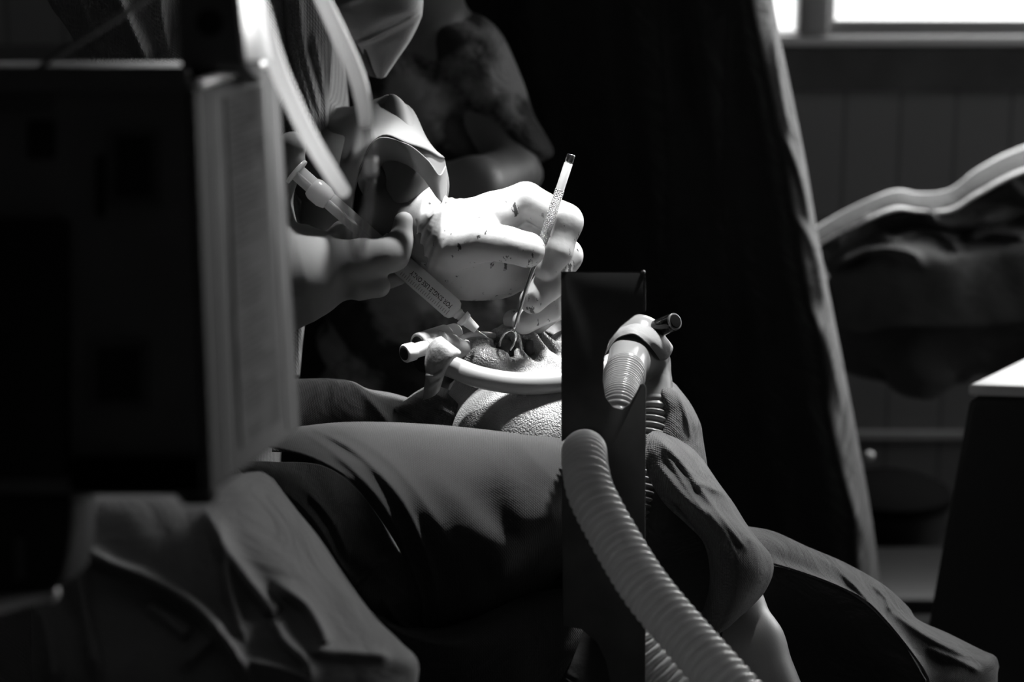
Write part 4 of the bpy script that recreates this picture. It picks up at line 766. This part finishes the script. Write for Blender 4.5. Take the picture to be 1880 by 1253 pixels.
# big hose in front, and the second one below
corrugated('breathing_hose', [(1078, 862, 1.70), (1076, 838, 1.63), (1074, 830, 1.585), (1073, 836, 1.54), (1076, 868, 1.515), (1089, 915, 1.50), (1136, 1002, 1.48), (1186, 1082, 1.46), (1252, 1162, 1.44), (1322, 1242, 1.42), (1420, 1350, 1.40)],
    [0.0134, 0.0134, 0.0134, 0.0134, 0.0134, 0.0138, 0.0140, 0.0142, 0.0142, 0.0145, 0.0145], M['tube'], pitch=0.0058, amp=0.0014, label='large clear corrugated hose curving down in front of the steel plate', cat='hose')
corrugated('breathing_hose', [(1130, 1040, 1.67), (1150, 1110, 1.66), (1180, 1180, 1.65), (1225, 1240, 1.64), (1290, 1310, 1.63), (1370, 1400, 1.62)], 0.0150, M['tube'], pitch=0.0058, amp=0.0014,
    label='dim corrugated hose partly hidden behind the steel plate at the bottom', cat='hose')

# ================================================================== STEEL PLATE (tube holder)
t = root('tube_holder', 'dark upright steel plate with hook-shaped notches holding the breathing hoses', 'tube holder', P(1100, 1400, 1.58))
DP = 1.58
notch = [(1186, 572), (1165, 580), (1140, 600), (1120, 625), (1110, 655), (1107, 700), (1112, 730), (1126, 748), (1142, 752), (1156, 742), (1168, 722), (1176, 706), (1182, 704), (1186, 712)]
poly = [(1030, 499), (1185, 499)] + notch + [(1185, 960), (1185, 1420), (1120, 1420), (1120, 1253), (1112, 1215), (1095, 1180), (1068, 1156), (1034, 1150), (1031, 885), (1090, 882), (1103, 860), (1104, 832), (1092, 806), (1070, 797), (1044, 803), (1031, 812)]
poly = [P(x, y, DP) for x, y in poly]
MB().prism(poly, cF * 0.004).build('plate', M['plate'], t, bevel=0.0006, smooth=False)
MB().prism([P(1030, 499.0, DP - .0006), P(1185, 499.0, DP - .0006), P(1185, 501, DP - .0006), P(1030, 501.5, DP - .0006)], cF * 0.003).build('top_edge', M['rim'], t, smooth=False)
MB().prism([P(1181, 499, DP - .001), P(1185, 499, DP - .001), P(1185, 572, DP - .001), P(1181, 574, DP - .001)], cF * 0.003).build('side_edge', M['rim'], t, smooth=False)
lathe('corner_rivet', P(1181, 500.5, DP - .003), P(1181, 500.5, DP), [(0, 0.0008), (0.3, 0.0014), (1, 0.0015)], M['rim'], t)
base = P(1150, 1400, DP + .012)
tube('pole', [tuple(base), (base[0], base[1], 0.03)], 0.014, M['casing'], t, pxs=False, n=6)
lathe('foot', (base[0], base[1], 0.0), (base[0], base[1], 0.03), [(0, 0.11), (0.5, 0.11), (1, 0.03)], M['casing'], t)

# ================================================================== MONITOR (left foreground)
t = root('monitor', 'blurred dark monitor box in the left foreground, label on its lit side', 'monitor', P(200, 1100, 1.05))
A0, A1 = P(352, 158, 1.0), P(384, 912, 1.0)                        # near vertical edge
B0, B1 = P(497, 112, 1.145), P(538, 800, 1.145)                    # far vertical edge
C0_, C1_ = P(545, 150, 1.17), P(543, 785, 1.17)
Lv = -0.50 * cR + 0.0 * cF
dz_ = cF * 0.0
fl0, fl1 = A0 + Lv * 0.62 + 0.008 * cU, A1 + Lv * 0.62
gl0, gl1 = B0 + Lv * 0.62, B1 + Lv * 0.62
b = MB(); b.add([A0, A1, B0, B1, fl0, fl1, gl0, gl1], [(0, 1, 3, 2), (4, 6, 7, 5), (0, 4, 5, 1), (2, 3, 7, 6), (0, 2, 6, 4), (1, 5, 7, 3)])
b.build('casing', M['casing'], t, bevel=0.003, smooth=False)
def onside(u, v, off=0.0008):
    p = (A0 * (1 - u) + B0 * u) * (1 - v) + (A1 * (1 - u) + B1 * u) * v
    n = np.cross(B0 - A0, A1 - A0); n /= np.linalg.norm(n); n = n if n[0] > 0 else -n
    return p + n * off
def quadslab(u0, u1, v0, v1, off, th):
    a = [onside(u0, v0, off), onside(u1, v0, off), onside(u1, v1, off), onside(u0, v1, off)]; n = (onside(0, 0, 1) - onside(0, 0, 0)); return a, -n * th
a, v = quadslab(-0.01, 1.07, 0.005, 0.995, 0.0015, 0.004); MB().prism(a, v).build('side_panel', M['side'], t, bevel=0.002, smooth=False, label='pale side panel lit from the right')
a, v = quadslab(0.32, 0.80, 0.05, 0.93, 0.0022, 0.0008); lb = MB().prism(a, v).build('label_sheet', M['label'], t, smooth=False, label='label sheet with rows of illegible fine print')
b = MB(); v0 = 0.07
while v0 < 0.92:
    u0 = 0.35 + random.random() * 0.05
    if random.random() < 0.85:
        for q in range(random.randint(2, 5)):
            u1 = u0 + random.uniform(0.03, 0.10)
            if u1 > 0.78: break
            a, v = quadslab(u0, u1, v0, v0 + 0.007, 0.0024, 0.0002); b.prism(a, v); u0 = u1 + 0.012
    v0 += 0.017
b.build('fine_print', M['print'], lb, smooth=False)
b = MB(); a, v = quadslab(0.885, 0.90, 0.02, 0.97, 0.0019, 0.0003); b.prism(a, v); a, v = quadslab(0.15, 0.165, 0.03, 0.97, 0.0019, 0.0003); b.prism(a, v); b.build('panel_seam', M['casing'], t, smooth=False)
# white line that paints the light along the top edge of the side
tube('top_edge_highlight', [(356, 157, 0.998), (420, 136, 1.05), (495, 114, 1.14)], 0.0022, M['white_pl'], t, n=12, seg=12, label='white strip standing in for the light on the top edge')
# front: top lip, recesses with frames, bottom black tray
def frontslab(x0, y0, x1, y1, off, th, name, m, **k):
    a = [P(x, y, 1.0 - off) for x, y in ((x0, y0), (x1, y0), (x1, y1), (x0, y1))]; return MB().prism(a, cF * th).build(name, m, t, bevel=min(0.002, th * .4), smooth=False, **k)
frontslab(-60, 120, 346, 172, 0.002, 0.003, 'top_lip', M['casing'])
def framebox(x0, y0, x1, y1, wd=12):
    b = MB()
    for q in ((x0 - wd, y0 - wd, x1 + wd, y0), (x0 - wd, y1, x1 + wd, y1 + wd), (x0 - wd, y0, x0, y1), (x1, y0, x1 + wd, y1)):
        b.prism([P(x, y, 0.996) for x, y in ((q[0], q[1]), (q[2], q[1]), (q[2], q[3]), (q[0], q[3]))], cF * 0.005)
    f = b.build('socket_frame', M['plate'], t, smooth=False)
    MB().prism([P(x, y, 0.9985) for x, y in ((x0, y0), (x1, y0), (x1, y1), (x0, y1))], cF * 0.001).build('socket', M['black'], f, smooth=False)
framebox(212, 250, 278, 362); framebox(178, 638, 258, 736)
frontslab(175, 285, 192, 400, 0.002, 0.003, 'slot', M['black'])
frontslab(50, 220, 100, 290, 0.002, 0.003, 'switch', M['black'])
frontslab(-60, 176, 96, 200, 0.003, 0.004, 'front_label', M['side'], label='dim label strip')
frontslab(-60, 400, 120, 880, 0.012, 0.013, 'hinged_cover', M['black'])
frontslab(128, 842, 368, 905, 0.012, 0.05, 'bottom_tray', M['lid'])
lathe('foot_knob', P(362, 880, 1.02), P(362, 926, 1.02), [(0, 0.0085), (0.7, 0.0085), (1, 0.006)], M['black'], t)
# bracket on top; a black disc paints the dark of its round hole
b = MB(); a = [P(x, y, 1.02) for x, y in ((326, -60), (436, -60), (452, 122), (330, 122))]; b.prism(a, cF * 0.07); b.build('mount_bracket', M['casing'], t, bevel=0.002, smooth=False)
lathe('bracket_hole_disc', P(385, 42, 1.0185), P(385, 42, 1.021), [(0, 0.0056), (1, 0.0056)], M['black'], t, label='flat black disc painting the dark hole in the bracket')
a = [P(434, -60, 1.018), P(452, 112, 1.018), P(500, 112, 1.09), P(474, -60, 1.09)]; n_ = np.cross(a[1] - a[0], a[3] - a[0]); n_ /= np.linalg.norm(n_)
MB().prism(a, -n_ * 0.002 * np.sign(n_[0])).build('bracket_side', M['white_pl'], t, bevel=0.0006, smooth=False, label='bracket side coloured white for the light falling on it')  # white slab on a dark bracket: the lit side is put into the colour
# monitor stand: black clamp, rod and pole
t = root('monitor_stand', 'black clamp and steel rod under the monitor in the lower left corner', 'stand', (P(40, 1100, 1.05)[0], P(40, 1100, 1.05)[1], 0))
b = MB(); b.prism([P(x, y, 1.0) for x, y in ((-230, 880), (128, 905), (134, 960), (130, 1010), (118, 1060), (98, 1088), (60, 1092), (-230, 1100))], cF * 0.06); b.build('clamp', M['black'], t, bevel=0.004, smooth=False)
frontpos = [P(x, y, 0.997) for x, y in ((26, 990), (46, 988), (46, 1062), (26, 1066))]; MB().prism(frontpos, cF * 0.002).build('clamp_label', M['plate'], t, smooth=False)
tube('rod', [(-60, 1134, 0.99), (10, 1112, 1.0), (92, 1091, 1.01)], 0.0028, M['white_pl'], t, n=10, seg=16)
lathe('rod_end', P(86, 1091, 1.008), P(100, 1090, 1.012), [(0, 0.0030), (0.2, 0.0038), (0.8, 0.0038), (1, 0.0028)], M['white_pl'], t)
bs = P(-150, 1080, 1.05)
tube('pole', [tuple(bs), (bs[0], bs[1], 0.03)], 0.016, M['casing'], t, pxs=False, n=6)
lathe('base', (bs[0], bs[1], 0.0), (bs[0], bs[1], 0.03), [(0, 0.18), (0.5, 0.18), (1, 0.03)], M['casing'], t)

# ================================================================== CLEAR LINES, top left
o = tube('fluid_line', [(452, -60, 1.10), (478, 30, 1.10), (512, 130, 1.11), (562, 240, 1.13), (606, 315, 1.16), (630, 352, 1.18)], [0.0052, 0.0050, 0.0042, 0.0040, 0.0038, 0.0034], M['tube_c'], n=60, label='bright clear line nearer the monitor, brilliantly lit', cat='tube', group=None)
o = tube('fluid_line', [(555, -80, 1.22), (588, -10, 1.22), (625, 70, 1.225), (655, 140, 1.23), (668, 195, 1.235), (672, 230, 1.24)], [0.0040, 0.0040, 0.0044, 0.0044, 0.0040, 0.0034], M['tube_c'], n=60, label='bright clear line curving down in front of the surgeon mask', cat='tube')
t = root('drip_line', 'translucent line ends, darkened in colour to look unlit, hanging before the syringe', 'tube', P(655, 480, 1.23))
tube('upper_segment', [(672, 228, 1.24), (678, 270, 1.24), (680, 330, 1.24)], [0.0026, 0.0032, 0.0030], M['tube_t'], t, n=20)
tube('lit_fitting', [(679, 290, 1.236), (681, 322, 1.236)], [0.0034, 0.0034], M['tube'], t, n=6, label='small lit fitting')
tube('loop', [(680, 330, 1.24), (674, 400, 1.235), (664, 450, 1.23), (655, 478, 1.23), (646, 450, 1.225), (638, 400, 1.21), (630, 352, 1.18)], 0.0024, M['tube_t'], t, n=50)
tube('sensor_cable', [(60, 135, 1.1), (100, 104, 1.1), (180, 55, 1.1), (280, -10, 1.1), (340, -60, 1.1)], 0.0016, M['casing'], n=20, seg=10, label='thin dark cable slanting above the monitor', cat='cable')
